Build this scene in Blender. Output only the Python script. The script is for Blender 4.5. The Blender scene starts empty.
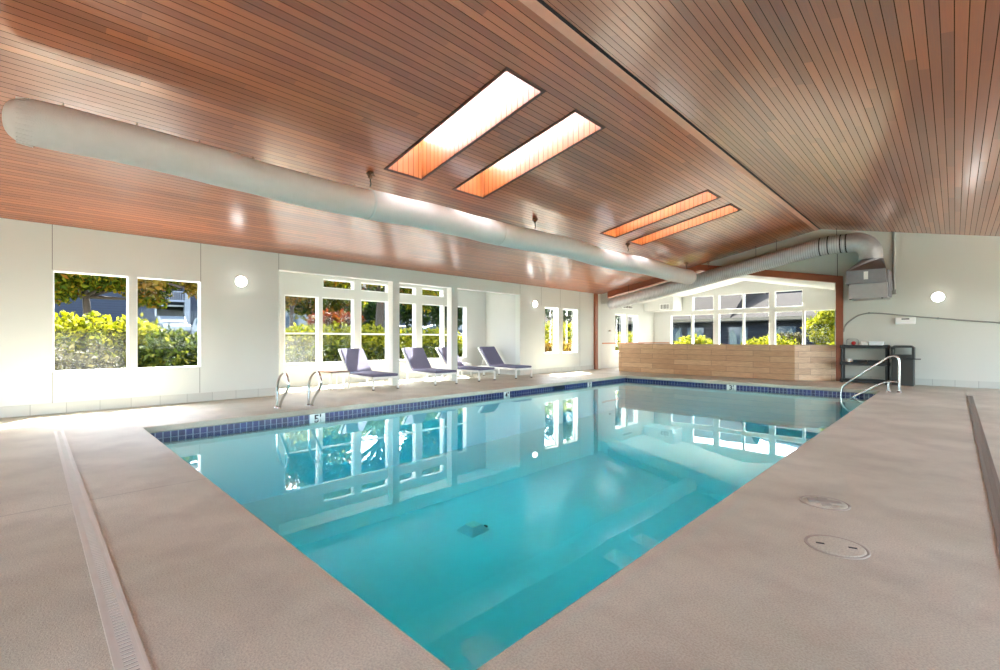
import bpy, bmesh, math, random
import numpy as np
from mathutils import Vector, Matrix, Euler
random.seed(7); RNG = np.random.default_rng(11)
scene = bpy.context.scene
COL = scene.collection
PI = math.pi

# ------------------------------------------------------------------ helpers
class MB:
    """collects polygons; build() links them as one mesh object"""
    def __init__(s): s.v = []; s.f = []; s.m = []; s.sm = []
    def poly(s, pts, mi=0, smooth=False):
        b = len(s.v); s.v += [tuple(p) for p in pts]; s.f.append(tuple(range(b, b+len(pts)))); s.m.append(mi); s.sm.append(smooth)
    def mesh(s, vs, fs, mi=0, smooth=False):
        b = len(s.v); s.v += [tuple(p) for p in vs]
        for f in fs: s.f.append(tuple(b+i for i in f)); s.m.append(mi); s.sm.append(smooth)
    def box(s, x0, x1, y0, y1, z0, z1, mi=0, M=None, bev=0):
        x0, x1 = min(x0, x1), max(x0, x1); y0, y1 = min(y0, y1), max(y0, y1); z0, z1 = min(z0, z1), max(z0, z1)
        if bev:
            bm = bmesh.new(); bmesh.ops.create_cube(bm, size=1)
            for v in bm.verts: v.co = Vector(((x0+x1)/2+v.co.x*(x1-x0), (y0+y1)/2+v.co.y*(y1-y0), (z0+z1)/2+v.co.z*(z1-z0)))
            bmesh.ops.bevel(bm, geom=bm.edges[:], offset=bev, segments=2, profile=0.5, affect='EDGES')
            bm.verts.index_update(); vs = [v.co.copy() for v in bm.verts]; fs = [[v.index for v in f.verts] for f in bm.faces]; bm.free()
        else:
            vs = [Vector(p) for p in ((x0,y0,z0),(x1,y0,z0),(x1,y1,z0),(x0,y1,z0),(x0,y0,z1),(x1,y0,z1),(x1,y1,z1),(x0,y1,z1))]
            fs = [(3,2,1,0),(4,5,6,7),(0,1,5,4),(1,2,6,5),(2,3,7,6),(3,0,4,7)]
        if M is not None: vs = [M @ v for v in vs]
        s.mesh(vs, fs, mi, False)
        return s
    def cell(s, x0, x1, y0, y1, zf, th, mi=0):
        """slab following z = zf(x) with thickness th upwards"""
        a, b = zf(x0), zf(x1)
        vs = [(x0,y0,a),(x1,y0,b),(x1,y1,b),(x0,y1,a),(x0,y0,a+th),(x1,y0,b+th),(x1,y1,b+th),(x0,y1,a+th)]
        s.mesh(vs, [(3,2,1,0),(4,5,6,7),(0,1,5,4),(1,2,6,5),(2,3,7,6),(3,0,4,7)], mi)
    def prism(s, pts, axis, a, b, mi=0):
        """polygon in the plane across axis, extruded from a to b; pts are (u,v): for 'y' u=x v=z, for 'x' u=y v=z, for 'z' u=x v=y"""
        f = {'y': lambda u,v,t:(u,t,v), 'x': lambda u,v,t:(t,u,v), 'z': lambda u,v,t:(u,v,t)}[axis]
        n = len(pts); vs = [f(u,v,a) for u,v in pts] + [f(u,v,b) for u,v in pts]
        fs = [tuple(range(n)), tuple(range(2*n-1, n-1, -1))] + [(i, n+i, n+(i+1)%n, (i+1)%n) for i in range(n)]
        s.mesh(vs, fs, mi)
        return s
    def tube(s, path, r, n=12, mi=0, cap=True, smooth=True, closed=False):
        P = [Vector(p) for p in path]; k = len(P); R = r if isinstance(r, (list, tuple)) else [r]*k
        ring = []; prev = None
        for i in range(k):
            if closed: t = (P[(i+1)%k]-P[i-1])
            else: t = P[min(i+1,k-1)]-P[max(i-1,0)]
            t.normalize()
            if prev is None:
                up = Vector((0,0,1)) if abs(t.z) < .95 else Vector((1,0,0))
                u = t.cross(up).normalized()
            else: u = (prev - t*prev.dot(t)).normalized()
            prev = u; w = t.cross(u)
            ring.append([P[i] + (u*math.cos(2*PI*j/n)+w*math.sin(2*PI*j/n))*R[i] for j in range(n)])
        vs = [p for rr in ring for p in rr]; fs = []
        for i in range(k if closed else k-1):
            a, b = i*n, ((i+1)%k)*n
            for j in range(n): fs.append((a+j, a+(j+1)%n, b+(j+1)%n, b+j))
        s.mesh(vs, fs, mi, smooth)
        if cap and not closed:
            s.poly(ring[0], mi); s.poly(ring[-1][::-1], mi)
        return s
    def lathe(s, prof, c=(0,0,0), n=20, mi=0, M=None, smooth=True):
        """profile (r, z) turned about z through c"""
        vs = []; c = Vector(c)
        for r, z in prof:
            for j in range(n):
                v = Vector((r*math.cos(2*PI*j/n), r*math.sin(2*PI*j/n), z))
                if M is not None: v = M @ v
                vs.append(v + c)
        fs = []
        for i in range(len(prof)-1):
            for j in range(n): fs.append((i*n+j, i*n+(j+1)%n, (i+1)*n+(j+1)%n, (i+1)*n+j))
        s.mesh(vs, fs, mi, smooth)
        s.poly([vs[j] for j in range(n)][::-1], mi); s.poly([vs[(len(prof)-1)*n+j] for j in range(n)], mi)
        return s
    def build(s, name, mats, parent=None, world=True):
        me = bpy.data.meshes.new(name)
        off = Vector(wloc(parent)) if (parent is not None and world) else Vector((0,0,0))
        me.from_pydata([(x-off.x, y-off.y, z-off.z) for x, y, z in s.v], [], s.f)
        for m in (mats if isinstance(mats, (list, tuple)) else [mats]): me.materials.append(m)
        me.polygons.foreach_set('material_index', s.m); me.polygons.foreach_set('use_smooth', s.sm)
        bm = bmesh.new(); bm.from_mesh(me); bmesh.ops.recalc_face_normals(bm, faces=bm.faces[:]); bm.to_mesh(me); bm.free()
        me.update()
        o = bpy.data.objects.new(name, me); COL.objects.link(o)
        if parent is not None: o.parent = parent
        return o
def wloc(o):
    p = Vector((0,0,0))
    while o is not None: p += o.location; o = o.parent
    return p
def tag(o, label=None, cat=None, group=None, kind=None):
    if label: o['label'] = label
    if cat: o['category'] = cat
    if group: o['group'] = group
    if kind: o['kind'] = kind
    return o
def thing(name, label, cat, loc=(0,0,0), rz=0, group=None):
    o = bpy.data.objects.new(name, None); COL.objects.link(o); o.location = loc; o.rotation_euler = (0,0,rz)
    o.empty_display_size = .1
    return tag(o, label, cat, group)
def struct(o, label=None, cat=None):
    o['kind'] = 'structure'
    if label: o['label'] = label
    if cat: o['category'] = cat
    return o
def copy_tree(o, parent=None):
    c = o.copy(); COL.objects.link(c)
    if parent is not None: c.parent = parent
    for ch in list(o.children): copy_tree(ch, c)
    return c

# ------------------------------------------------------------------ materials
class NT:
    def __init__(s, name):
        s.m = bpy.data.materials.new(name); s.m.use_nodes = True; s.t = s.m.node_tree; s.t.nodes.clear()
        s.out = s.t.nodes.new('ShaderNodeOutputMaterial')
    def n(s, ty, ins=None, **kw):
        nd = s.t.nodes.new(ty)
        for k, v in kw.items(): setattr(nd, k, v)
        for k, v in (ins or {}).items():
            if isinstance(v, bpy.types.NodeSocket): s.t.links.new(v, nd.inputs[k])
            else: nd.inputs[k].default_value = v
        return nd
    def math(s, op, a, b=0.0, c=0.0): return s.n('ShaderNodeMath', {0:a, 1:b, 2:c}, operation=op).outputs[0]
    def mixc(s, f, a, b, mode='MIX'):
        nd = s.n('ShaderNodeMix', data_type='RGBA', blend_type=mode)
        for i, v in ((0, f), (6, a), (7, b)):
            if isinstance(v, bpy.types.NodeSocket): s.t.links.new(v, nd.inputs[i])
            else: nd.inputs[i].default_value = v
        return nd.outputs[2]
    def pos(s): return s.n('ShaderNodeNewGeometry').outputs['Position']
    def noise(s, vec, scale, detail=3, rough=.5): return s.n('ShaderNodeTexNoise', {'Vector':vec, 'Scale':scale, 'Detail':detail, 'Roughness':rough}).outputs[0]
    def ramp(s, f, stops):
        nd = s.n('ShaderNodeValToRGB', {0:f}); e = nd.color_ramp.elements
        while len(e) < len(stops): e.new(.5)
        for el, (p, c) in zip(e, stops): el.position = p; el.color = c if len(c) == 4 else (*c, 1)
        return nd.outputs[0]
    def bump(s, h, strength=.3, dist=.01): return s.n('ShaderNodeBump', {'Height':h, 'Strength':strength, 'Distance':dist}).outputs[0]
    def bsdf(s, **ins):
        ins = {k.replace('_', ' '): v for k, v in ins.items()}
        b = s.n('ShaderNodeBsdfPrincipled', ins); s.t.links.new(b.outputs[0], s.out.inputs[0]); return s.m
    def surf(s, sock): s.t.links.new(sock, s.out.inputs[0]); return s.m
def rgb(r, g, b):
    f = lambda c: (c/255/12.92 if c/255 <= .04045 else ((c/255+.055)/1.055)**2.4)
    return (f(r), f(g), f(b), 1)
def plain(name, c, rough=.5, metal=0.0, bump=0, bscale=60, var=.06, **kw):
    t = NT(name); p = t.pos()
    nz = t.noise(p, 9, 3)
    k = t.math('MULTIPLY_ADD', nz, 2*var, 1-var)
    colr = t.mixc(1.0, c, t.n('ShaderNodeCombineColor', {0:k, 1:k, 2:k}).outputs[0], 'MULTIPLY')
    ins = dict(Base_Color=colr, Roughness=rough, Metallic=metal)
    if bump: ins['Normal'] = t.bump(t.noise(p, bscale, 4), bump, .01)
    ins.update(kw)
    return t.bsdf(**ins)

def mat_ceiling(name, c1, c2, width, axis='x', vert=False, rough=.33):
    t = NT(name); p = t.pos(); sep = t.n('ShaderNodeSeparateXYZ', {0:p}).outputs
    if vert: u = t.math('ADD', sep[0], sep[1]); l = sep[2]
    else: u, l = sep[0], sep[1]
    u = t.math('DIVIDE', t.math('ADD', u, 40.0), width)
    idx = t.math('FLOOR', u); fr = t.math('FRACT', u)
    h = t.n('ShaderNodeTexWhiteNoise', {'W':idx}, noise_dimensions='1D').outputs[0]
    seg = t.math('FLOOR', t.math('ADD', t.math('DIVIDE', l, 2.1), t.math('MULTIPLY', h, 9.0)))
    wn = t.n('ShaderNodeTexWhiteNoise', {'Vector': t.n('ShaderNodeCombineXYZ', {0:idx, 1:seg}).outputs[0]}, noise_dimensions='2D').outputs[0]
    gv = t.n('ShaderNodeCombineXYZ', {0:t.math('MULTIPLY', u, 2.5), 1:t.math('MULTIPLY', l, .9), 2:h}).outputs[0]
    grain = t.noise(gv, 3.0, 6, .65)
    f = t.math('ADD', t.math('MULTIPLY', wn, .55), t.math('MULTIPLY', grain, .6))
    colr = t.mixc(f, c1, c2)
    d = t.math('MINIMUM', fr, t.math('SUBTRACT', 1.0, fr))
    g = t.math('SMOOTH_MIN', t.math('DIVIDE', d, .07), 1.0, .3)
    colr = t.mixc(t.math('GREATER_THAN', d, .04), (.05,.022,.010,1), colr)
    hgt = t.math('ADD', g, t.math('MULTIPLY', grain, .10))
    hgt = t.math('ADD', hgt, t.math('MULTIPLY', wn, .25))
    rg = t.math('MULTIPLY_ADD', grain, .14, rough-.05)
    return t.bsdf(Base_Color=colr, Roughness=rg, Normal=t.bump(hgt, .3, .005), Specular_IOR_Level=t.math('MULTIPLY', t.math('GREATER_THAN', d, .04), .8), Coat_Weight=t.math('GREATER_THAN', d, .04), Coat_Roughness=.2, Coat_Normal=t.bump(hgt, .1, .003))

def mat_wall(name, c, joints=None):
    t = NT(name); p = t.pos()
    n1 = t.noise(p, 1.3, 4); n2 = t.noise(p, 140, 3)
    colr = t.mixc(t.math('MULTIPLY', n1, .22), c, tuple(x*.8 for x in c[:3])+(1,))
    colr = t.mixc(t.math('MULTIPLY', n2, .10), colr, tuple(x*.6 for x in c[:3])+(1,))
    return t.bsdf(Base_Color=colr, Roughness=.75, Normal=t.bump(n2, .35, .004))

def mat_deck():
    t = NT('textured concrete deck'); p = t.pos()
    big = t.noise(p, .55, 5, .6); mid = t.noise(p, 2.3, 5, .6); fine = t.noise(p, 120, 4, .6); grit = t.noise(p, 230, 2)
    colr = t.mixc(t.ramp(big, [(.38,(0,0,0)),(.66,(1,1,1))]), rgb(188,180,158), rgb(216,208,188))
    colr = t.mixc(t.math('MULTIPLY', t.ramp(mid, [(.45,(0,0,0)),(.75,(1,1,1))]), .4), colr, rgb(150,134,120))
    colr = t.mixc(t.ramp(fine, [(.40,(0,0,0)),(.62,(.36,.36,.36))]), colr, rgb(128,114,100))
    # scuffs, worn dark marks
    st = t.n('ShaderNodeMapping', {'Vector':p, 'Rotation':(0,0,.6), 'Scale':(1.0,3.2,1)}).outputs[0]
    sc = t.ramp(t.noise(st, 2.1, 7, .75), [(.66,(0,0,0)),(.74,(1,1,1))])
    colr = t.mixc(t.math('MULTIPLY', sc, .35), colr, rgb(96,82,72))
    # saw-cut joints
    sep = t.n('ShaderNodeSeparateXYZ', {0:p}).outputs
    for axis, at in ((0, -4.42), (0, 2.6), (1, 7.4)):
        w = t.math('ADD', sep[axis], t.math('MULTIPLY', t.math('SUBTRACT', mid, .5), .015))
        line = t.math('LESS_THAN', t.math('ABSOLUTE', t.math('SUBTRACT', w, at)), .005)
        colr = t.mixc(t.math('MULTIPLY', line, .45), colr, rgb(90,78,70))
    hgt = t.math('ADD', fine, t.math('MULTIPLY', grit, .5))
    return t.bsdf(Base_Color=colr, Roughness=.52, Normal=t.bump(hgt, .55, .006), Specular_IOR_Level=.45)

def mat_brick(name, c1, c2, mortar, bw, bh, ms, vec='xz', rough=.35, offset=.5, grain=0, uoff=0.0, zoff=0.0, bias=0.0):
    t = NT(name); p = t.pos(); sep = t.n('ShaderNodeSeparateXYZ', {0:p}).outputs
    u = t.math('ADD', sep[0], sep[1]) if vec == 'sum' else (sep[0] if vec == 'xz' else sep[1])
    v = t.n('ShaderNodeCombineXYZ', {0:t.math('ADD', u, 50+uoff), 1:t.math('ADD', sep[2], 10*bh+zoff)}).outputs[0]
    b = t.n('ShaderNodeTexBrick', {'Vector':v, 'Color1':c1, 'Color2':c2, 'Mortar':mortar, 'Scale':1.0, 'Mortar Size':ms, 'Mortar Smooth':.1, 'Bias':bias, 'Brick Width':bw, 'Row Height':bh}, offset=offset, squash=1.0)
    colr = b.outputs[0]
    if grain:
        gv = t.n('ShaderNodeCombineXYZ', {0:t.math('MULTIPLY', u, 2.0), 1:t.math('MULTIPLY', sep[2], 26.0)}).outputs[0]
        g = t.noise(gv, 2.0, 6, .65)
        colr = t.mixc(1.0, colr, t.ramp(g, [(.25,(.62,.58,.55)),(.75,(1.15,1.15,1.15))]), 'MULTIPLY')
    hgt = t.math('SUBTRACT', 1.0, b.outputs[1])
    return t.bsdf(Base_Color=colr, Roughness=rough, Normal=t.bump(hgt, .4, .004))

def mat_glass(name='window glass'):
    t = NT(name)
    fr = t.n('ShaderNodeFresnel', {'IOR':1.35}).outputs[0]
    tr = t.n('ShaderNodeBsdfTransparent', {'Color':(.96,.98,.97,1)}).outputs[0]
    gl = t.n('ShaderNodeBsdfGlossy', {'Color':(1,1,1,1), 'Roughness':.01}).outputs[0]
    return t.surf(t.n('ShaderNodeMixShader', {0:t.math('MULTIPLY', fr, .2), 1:tr, 2:gl}).outputs[0])
def mat_fogged(name, amount, mask=None):
    t = NT(name); p = t.pos()
    tr = t.n('ShaderNodeBsdfTransparent', {'Color':(.96,.98,.97,1)}).outputs[0]
    df = t.n('ShaderNodeBsdfDiffuse', {'Color':(.3,.3,.29,1)}).outputs[0]
    tl = t.n('ShaderNodeBsdfTranslucent', {'Color':(.22,.22,.21,1)}).outputs[0]
    hz = t.n('ShaderNodeMixShader', {0:.6, 1:df, 2:tl}).outputs[0]
    f = t.math('MULTIPLY', t.ramp(t.noise(p, 3.5, 5, .65), [(.3,(.35,.35,.35)),(.65,(1,1,1))]), amount)
    if mask is not None:
        z = t.n('ShaderNodeSeparateXYZ', {0:p}).outputs[2]
        f = t.math('MULTIPLY', f, t.ramp(t.math('SUBTRACT', mask+.5, z), [(.42,(0,0,0)),(.62,(1,1,1))]))
    return t.surf(t.n('ShaderNodeMixShader', {0:f, 1:tr, 2:hz}).outputs[0])
def mat_water():
    t = NT('pool water'); p = t.pos()
    nb = t.bump(t.noise(p, 1.6, 2), .035, .02)
    ge = t.n('ShaderNodeNewGeometry').outputs
    c = t.math('ABSOLUTE', t.n('ShaderNodeVectorMath', {0:ge['Incoming'], 1:nb}, operation='DOT_PRODUCT').outputs['Value'])
    fr = t.math('MULTIPLY_ADD', t.math('POWER', t.math('SUBTRACT', 1.0, c), 5.0), .98, .02)
    tr = t.n('ShaderNodeBsdfTransparent', {'Color':(1,1,1,1)}).outputs[0]
    gl = t.n('ShaderNodeBsdfGlossy', {'Color':(1,1,1,1), 'Roughness':.012, 'Normal':nb}).outputs[0]
    t.surf(t.n('ShaderNodeMixShader', {0:fr, 1:tr, 2:gl}).outputs[0])
    vol = t.n('ShaderNodeVolumeAbsorption', {'Color':(.0,.952,.98,1), 'Density':.85}).outputs[0]
    t.t.links.new(vol, t.out.inputs[1])
    return t.m
LEAF = .21
def mat_leaf(name, stops, trans=.45):
    t = NT(name)
    g = t.n('ShaderNodeNewGeometry')
    c = t.ramp(g.outputs['Random Per Island'], [(p_, tuple(x*LEAF for x in c_[:3])) for p_, c_ in stops])
    df = t.n('ShaderNodeBsdfPrincipled', {'Base Color':c, 'Roughness':.6, 'Specular IOR Level':.08}).outputs[0]
    tl = t.n('ShaderNodeBsdfTranslucent', {'Color':c}).outputs[0]
    return t.surf(t.n('ShaderNodeMixShader', {0:trans, 1:df, 2:tl}).outputs[0])
def mat_emit(name, c, s):
    t = NT(name); return t.surf(t.n('ShaderNodeEmission', {'Color':c, 'Strength':s}).outputs[0])
def mat_siding(name, c, pitch=.18):
    t = NT(name); p = t.pos(); sep = t.n('ShaderNodeSeparateXYZ', {0:p}).outputs
    fr = t.math('FRACT', t.math('DIVIDE', t.math('ADD', sep[2], 20.0), pitch))
    colr = t.mixc(t.math('LESS_THAN', fr, .09), c, tuple(x*.55 for x in c[:3])+(1,))
    return t.bsdf(Base_Color=colr, Roughness=.8, Specular_IOR_Level=.05, Normal=t.bump(fr, .6, .02))
def mat_shingle(name, c1, c2, vec='xz'):
    t = NT(name); p = t.pos(); sep = t.n('ShaderNodeSeparateXYZ', {0:p}).outputs
    u = sep[0] if vec == 'xz' else sep[1]; w = sep[1] if vec == 'xz' else sep[0]
    v = t.n('ShaderNodeCombineXYZ', {0:t.math('ADD', u, 60.0), 1:t.math('ADD', w, 60.0)}).outputs[0]
    b = t.n('ShaderNodeTexBrick', {'Vector':v, 'Color1':c1, 'Color2':c2, 'Mortar':tuple(x*.5 for x in c1[:3])+(1,), 'Mortar Size':.012, 'Brick Width':.22, 'Row Height':.16})
    return t.bsdf(Base_Color=b.outputs[0], Roughness=.95, Specular_IOR_Level=.04)
def mat_brushed(name, c, rough, bump=0, bscale=40):
    return plain(name, c, rough, 1.0, bump, bscale)

M = {}
M['ceil'] = mat_ceiling('stained cedar boards', rgb(116,52,20), rgb(190,102,52), .0835)
M['well'] = mat_ceiling('orange cedar lining', rgb(150,76,22), rgb(182,104,38), .095, vert=True, rough=.5)
M['brown'] = plain('brown stained trim', rgb(150,84,52), .45, var=.12)
M['ridge'] = plain('ridge board wood', rgb(196,138,112), .4, var=.1)
M['darklip'] = plain('dark skylight trim', rgb(84,46,32), .5)
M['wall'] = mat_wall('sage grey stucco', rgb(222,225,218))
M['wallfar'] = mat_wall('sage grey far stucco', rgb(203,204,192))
M['white'] = mat_wall('white painted wall', rgb(212,212,208)); M['sunwall'] = mat_wall('white sunroom wall', rgb(214,214,210))
M['trim'] = plain('white trim paint', rgb(240,240,238), .4, var=.02)
M['joint'] = plain('grey panel joint', rgb(120,120,112), .9)
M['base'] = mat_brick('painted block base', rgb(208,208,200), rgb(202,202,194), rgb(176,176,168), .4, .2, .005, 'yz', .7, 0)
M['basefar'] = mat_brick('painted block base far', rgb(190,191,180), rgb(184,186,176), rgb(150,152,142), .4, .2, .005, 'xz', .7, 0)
M['deck'] = mat_deck()
M['plaster'] = plain('pale pool plaster', rgb(226,242,246), .6, var=.04, bump=.1)
M['tilex'] = mat_brick('blue waterline tile long side', rgb(6,13,66), rgb(14,28,100), rgb(140,150,172), .086, .086, .006, 'yz', .28, 0, zoff=.004)
M['tiley'] = mat_brick('blue waterline tile short side', rgb(6,13,66), rgb(14,28,100), rgb(140,150,172), .086, .086, .006, 'xz', .28, 0, zoff=.004)
M['water'] = mat_water()
M['glass'] = mat_glass()
M['fog'] = mat_fogged('fogged window glass', .12)
M['smear'] = mat_fogged('smeared window glass', .05, mask=1.25)
M['partition'] = mat_brick('oak look plank tile', rgb(216,180,140), rgb(190,152,112), rgb(110,84,62), 1.2, .165, .004, 'sum', .45, .37, grain=1)
M['cloth'] = plain('grey duct cloth', rgb(206,198,192), .85, bump=.25, bscale=90)
t = NT('dull foil duct wrap'); p = t.pos(); sx_ = t.n('ShaderNodeSeparateXYZ', {0:p}).outputs[0]
fr_ = t.math('FRACT', t.math('DIVIDE', t.math('ADD', sx_, 30.0), .055)); seam = t.math('MULTIPLY', t.math('LESS_THAN', fr_, .28), .55)
nz = t.noise(p, 7, 4)
cc = t.mixc(seam, t.mixc(nz, rgb(176,176,175), rgb(212,211,210)), rgb(128,128,128))
M['foil'] = t.bsdf(Base_Color=cc, Roughness=.45, Metallic=.25, Normal=t.bump(t.math('SUBTRACT', t.noise(p, 26, 3), seam), .4, .01))
M['galv'] = plain('grey galvanised sheet', rgb(140,142,144), .5, .55, bump=.08, bscale=50, var=.12)
M['steel'] = plain('polished stainless steel', rgb(205,205,200), .16, 1.0, var=.03)
M['black'] = plain('black plastic', rgb(26,27,24), .45)
M['blackgreen'] = plain('dark charcoal plastic', rgb(42,44,38), .5)
M['frame'] = plain('white powder coated metal', rgb(238,238,234), .35)
M['cushion'] = plain('slate purple fabric', rgb(112,108,132), .9, bump=.3, bscale=200, var=.08)
M['wood'] = plain('teak table slats', rgb(128,92,58), .5, var=.12)
M['foot'] = plain('dark rubber foot', rgb(50,42,38), .6)
M['grate'] = plain('beige drain plastic', rgb(206,198,184), .5)
M['slot'] = plain('dark drain slot', rgb(38,34,30), .8)
M['graymetal'] = plain('grey conduit', rgb(150,150,142), .45, .3)
M['hook'] = plain('rusty hook metal', rgb(120,86,62), .5, .6)
M['whiteplastic'] = plain('white plastic', rgb(236,236,230), .4)
M['red'] = plain('red plastic', rgb(190,40,40), .4)
M['lamp'] = mat_emit('lit sconce lens', (1,.97,.92,1), 2.3)
M['ink'] = plain('black ink', rgb(20,20,20), .5)
M['mark'] = plain('white marker tile', rgb(236,236,230), .2)
M['skypane'] = None
t = NT('opal skylight pane')
M['skypane'] = t.surf(t.n('ShaderNodeMixShader', {0:.75, 1:t.n('ShaderNodeBsdfDiffuse', {'Color':(.85,.87,.9,1)}).outputs[0], 2:t.n('ShaderNodeBsdfTranslucent', {'Color':(.82,.84,.87,1)}).outputs[0]}).outputs[0])

# ------------------------------------------------------------------ dimensions
XL, XR, YN, YF = -9.95, 4.5, -4.2, 15.75
RX, RZ, SL, SR = -2.74, 4.285, .188, .215
zl = lambda x: RZ - SL*(RX - x)
zr = lambda x: RZ - SR*(x - RX)
PX0, PX1, PY0, PY1 = -7.57, -1.2, 1.04, 13.46
WZ = -.165
AX, AY0, AY1, AZ = -11.55, 3.605, 11.03, 2.95
SX0, SX1, SYB = -9.95, -2.2, 20.3

# ------------------------------------------------------------------ floor, pool
def ring_slab(mb, x0, x1, y0, y1, hx0, hx1, hy0, hy1, zt, zb):
    mb.box(x0, x1, y0, hy0, zb, zt); mb.box(x0, x1, hy1, y1, zb, zt)
    mb.box(x0, hx0, hy0, hy1, zb, zt); mb.box(hx1, x1, hy0, hy1, zb, zt)
mb = MB()
rr = .018   # rounded nosing of the deck edge
ring_slab(mb, XL-.2, XR+.2, YN-.2, SYB+.2, PX0-rr, PX1+rr, PY0-rr, PY1+rr, 0, -.09)
mb.box(AX-.2, XL-.2, AY0-.2, AY1+.2, -.09, 0)
# nosing: rounded profile swept round the pool
prof = [(rr, 0)] + [(rr-rr*math.sin(a), -rr+rr*math.cos(a)) for a in np.linspace(.2, PI/2, 5)] + [(0, -.075), (.015, -.09), (rr, -.09)]
def nose(ix):
    o, z = ix
    return [(PX0-o, PY0-o, z), (PX1+o, PY0-o, z), (PX1+o, PY1+o, z), (PX0-o, PY1+o, z)]
rings = [nose(p) for p in prof]
for a, b in zip(rings[:-1], rings[1:]):
    for k in range(4): mb.poly([a[k], a[(k+1)%4], b[(k+1)%4], b[k]], 0, True)
struct(mb.build('floor', M['deck']), 'beige textured concrete pool deck')
# basin
mb = MB(); e = .035; D0, D1 = -1.35, -1.02     # floor falls from the far end to the near end
px0, px1, py0, py1 = PX0-e, PX1+e, PY0-e, PY1+e
zt = -.27
mb.poly([(px0,py0,zt),(px0,py1,zt),(px0,py1,D1),(px0,py0,D0)]); mb.poly([(px1,py0,zt),(px1,py1,zt),(px1,py1,D1),(px1,py0,D0)])
mb.poly([(px0,py0,zt),(px1,py0,zt),(px1,py0,D0),(px0,py0,D0)]); mb.poly([(px0,py1,zt),(px1,py1,zt),(px1,py1,D1),(px0,py1,D1)])
mb.poly([(px0,py0,D0),(px1,py0,D0),(px1,py1,D1),(px0,py1,D1)])
for i in range(3):      # corner steps below the handrail
    mb.box(px1-.42*(3-i)+.1, px1, 11.9, py1, D1-.05, -.95+.25*i, bev=.02)
struct(mb.build('pool_basin', M['plaster']), 'pale plastered pool basin with corner steps', 'pool basin')
mb = MB(); tt = .03
mb.box(px0-tt, px0, py0, py1, -.275, -.088, 0); mb.box(px1, px1+tt, py0, py1, -.275, -.088, 0)
mb.box(px0, px1, py0-tt, py0, -.275, -.088, 1); mb.box(px0, px1, py1, py1+tt, -.275, -.088, 1)
struct(mb.build('trim_1', [M['tilex'], M['tiley']]), 'band of blue glazed tiles at the waterline')
mb = MB(); mb.box(px0+.001, px1-.001, py0+.001, py1-.001, D0-.02, WZ)
tag(mb.build('pool_water', M['water']), 'still turquoise water filling the swimming pool', 'water', kind='stuff')
# floor drain
dr = thing('pool_drain', 'square sump cover with sloping sides on the pool floor', 'drain', (-4.36, 3.95, -1.27))
mb = MB(); q = [(-.17,-.17),(.17,-.17),(.17,.17),(-.17,.17)]
for k in range(4):
    a, b = q[k], q[(k+1)%4]; mb.poly([(*a,-.02),(*b,-.02),(b[0]*.45,b[1]*.45,.07),(a[0]*.45,a[1]*.45,.07)])
mb.build('cover', plain('grey drain cover', rgb(196,214,220), .5), dr, False)
MB().box(-.077,.077,-.077,.077,.062,.075).build('cap', M['whiteplastic'], dr, False)
MB().box(.05,.10,.13,.155,.02,.04).build('lock', M['ink'], dr, False)
# skimmer mouth
sk = thing('skimmer', 'dark slot of the skimmer in the blue tile band below the far left windows', 'skimmer', (PX0-e+.004, 10.0, -.135))
MB().box(-.01,.004,-.24,.24,-.06,.035).build('mouth', plain('skimmer void', rgb(12,14,34), .4), sk, False)
mb = MB(); mb.box(.0,.008,-.26,-.24,-.07,.043); mb.box(.0,.008,.24,.26,-.07,.043); mb.box(.0,.008,-.24,.24,.035,.043)
mb.build('rim', plain('blue skimmer rim', rgb(24,32,96), .3), sk, False)
# depth markers
def text_mesh(s, size):
    cu = bpy.data.curves.new('lettering', 'FONT'); cu.body = s; cu.size = size; cu.extrude = .001; cu.offset = size*.02
    cu.align_x = 'CENTER'; cu.align_y = 'CENTER'
    o = bpy.data.objects.new('lettering', cu); COL.objects.link(o)
    dg = bpy.context.evaluated_depsgraph_get(); me = bpy.data.meshes.new_from_object(o.evaluated_get(dg))
    bpy.data.objects.remove(o); bpy.data.curves.remove(cu); me.materials.clear(); me.materials.append(M['ink']); return me
def marker(loc, rz, w, s, label):
    m = thing('depth_marker', label, 'depth marker', loc, rz, 'depth markers')
    MB().box(-w/2, w/2, -.012, .0, -.095, .088).build('tile', M['mark'], m, False)
    o = bpy.data.objects.new('numeral', text_mesh(s, .19)); COL.objects.link(o); o.parent = m
    o.location = (0, -.013, .0); o.rotation_euler = (PI/2, 0, 0)
marker((px0, 3.37, -.18), PI/2, .26, "5'", 'white depth tile reading 5 in the tile band beside the loop grab rails')
marker((px0, 7.95, -.18), PI/2, .2, "4'", 'white depth tile reading 4 in the tile band in front of the sun loungers')
marker((px0, 11.45, -.18), PI/2, .2, "3'", 'white depth tile reading 3 in the left tile band just past the skimmer')
marker((-4.37, py1, -.18), 0, .24, "3'", 'white depth tile reading 3 in the short tile band below the wooden partition')

# ------------------------------------------------------------------ walls
def cells(mb, fixed, ua, ub, za, zb, holes, axis, mi=0, ztop=None):
    """wall of thickness fixed=(a,b) across axis, u along, with rectangular holes (u0,u1,z0,z1)"""
    us = sorted({ua, ub, *[h[0] for h in holes], *[h[1] for h in holes]}); us = [u for u in us if ua <= u <= ub]
    for u0, u1 in zip(us[:-1], us[1:]):
        um = (u0+u1)/2; hs = sorted([(h[2], h[3]) for h in holes if h[0] < um < h[1]])
        z = za
        for h0, h1 in hs + [(zb, zb)]:
            if h0 > z + 1e-5:
                if axis == 'x': mb.box(fixed[0], fixed[1], u0, u1, z, h0, mi)
                else: mb.box(u0, u1, fixed[0], fixed[1], z, h0, mi)
            z = max(z, h1)
WZt = zl(XL)
W12 = [(.245,1.175,.64,2.227), (1.275,2.222,.64,2.227)]
W34 = [(12.28,13.06,.66,2.27), (13.29,14.22,.66,2.27)]
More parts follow.
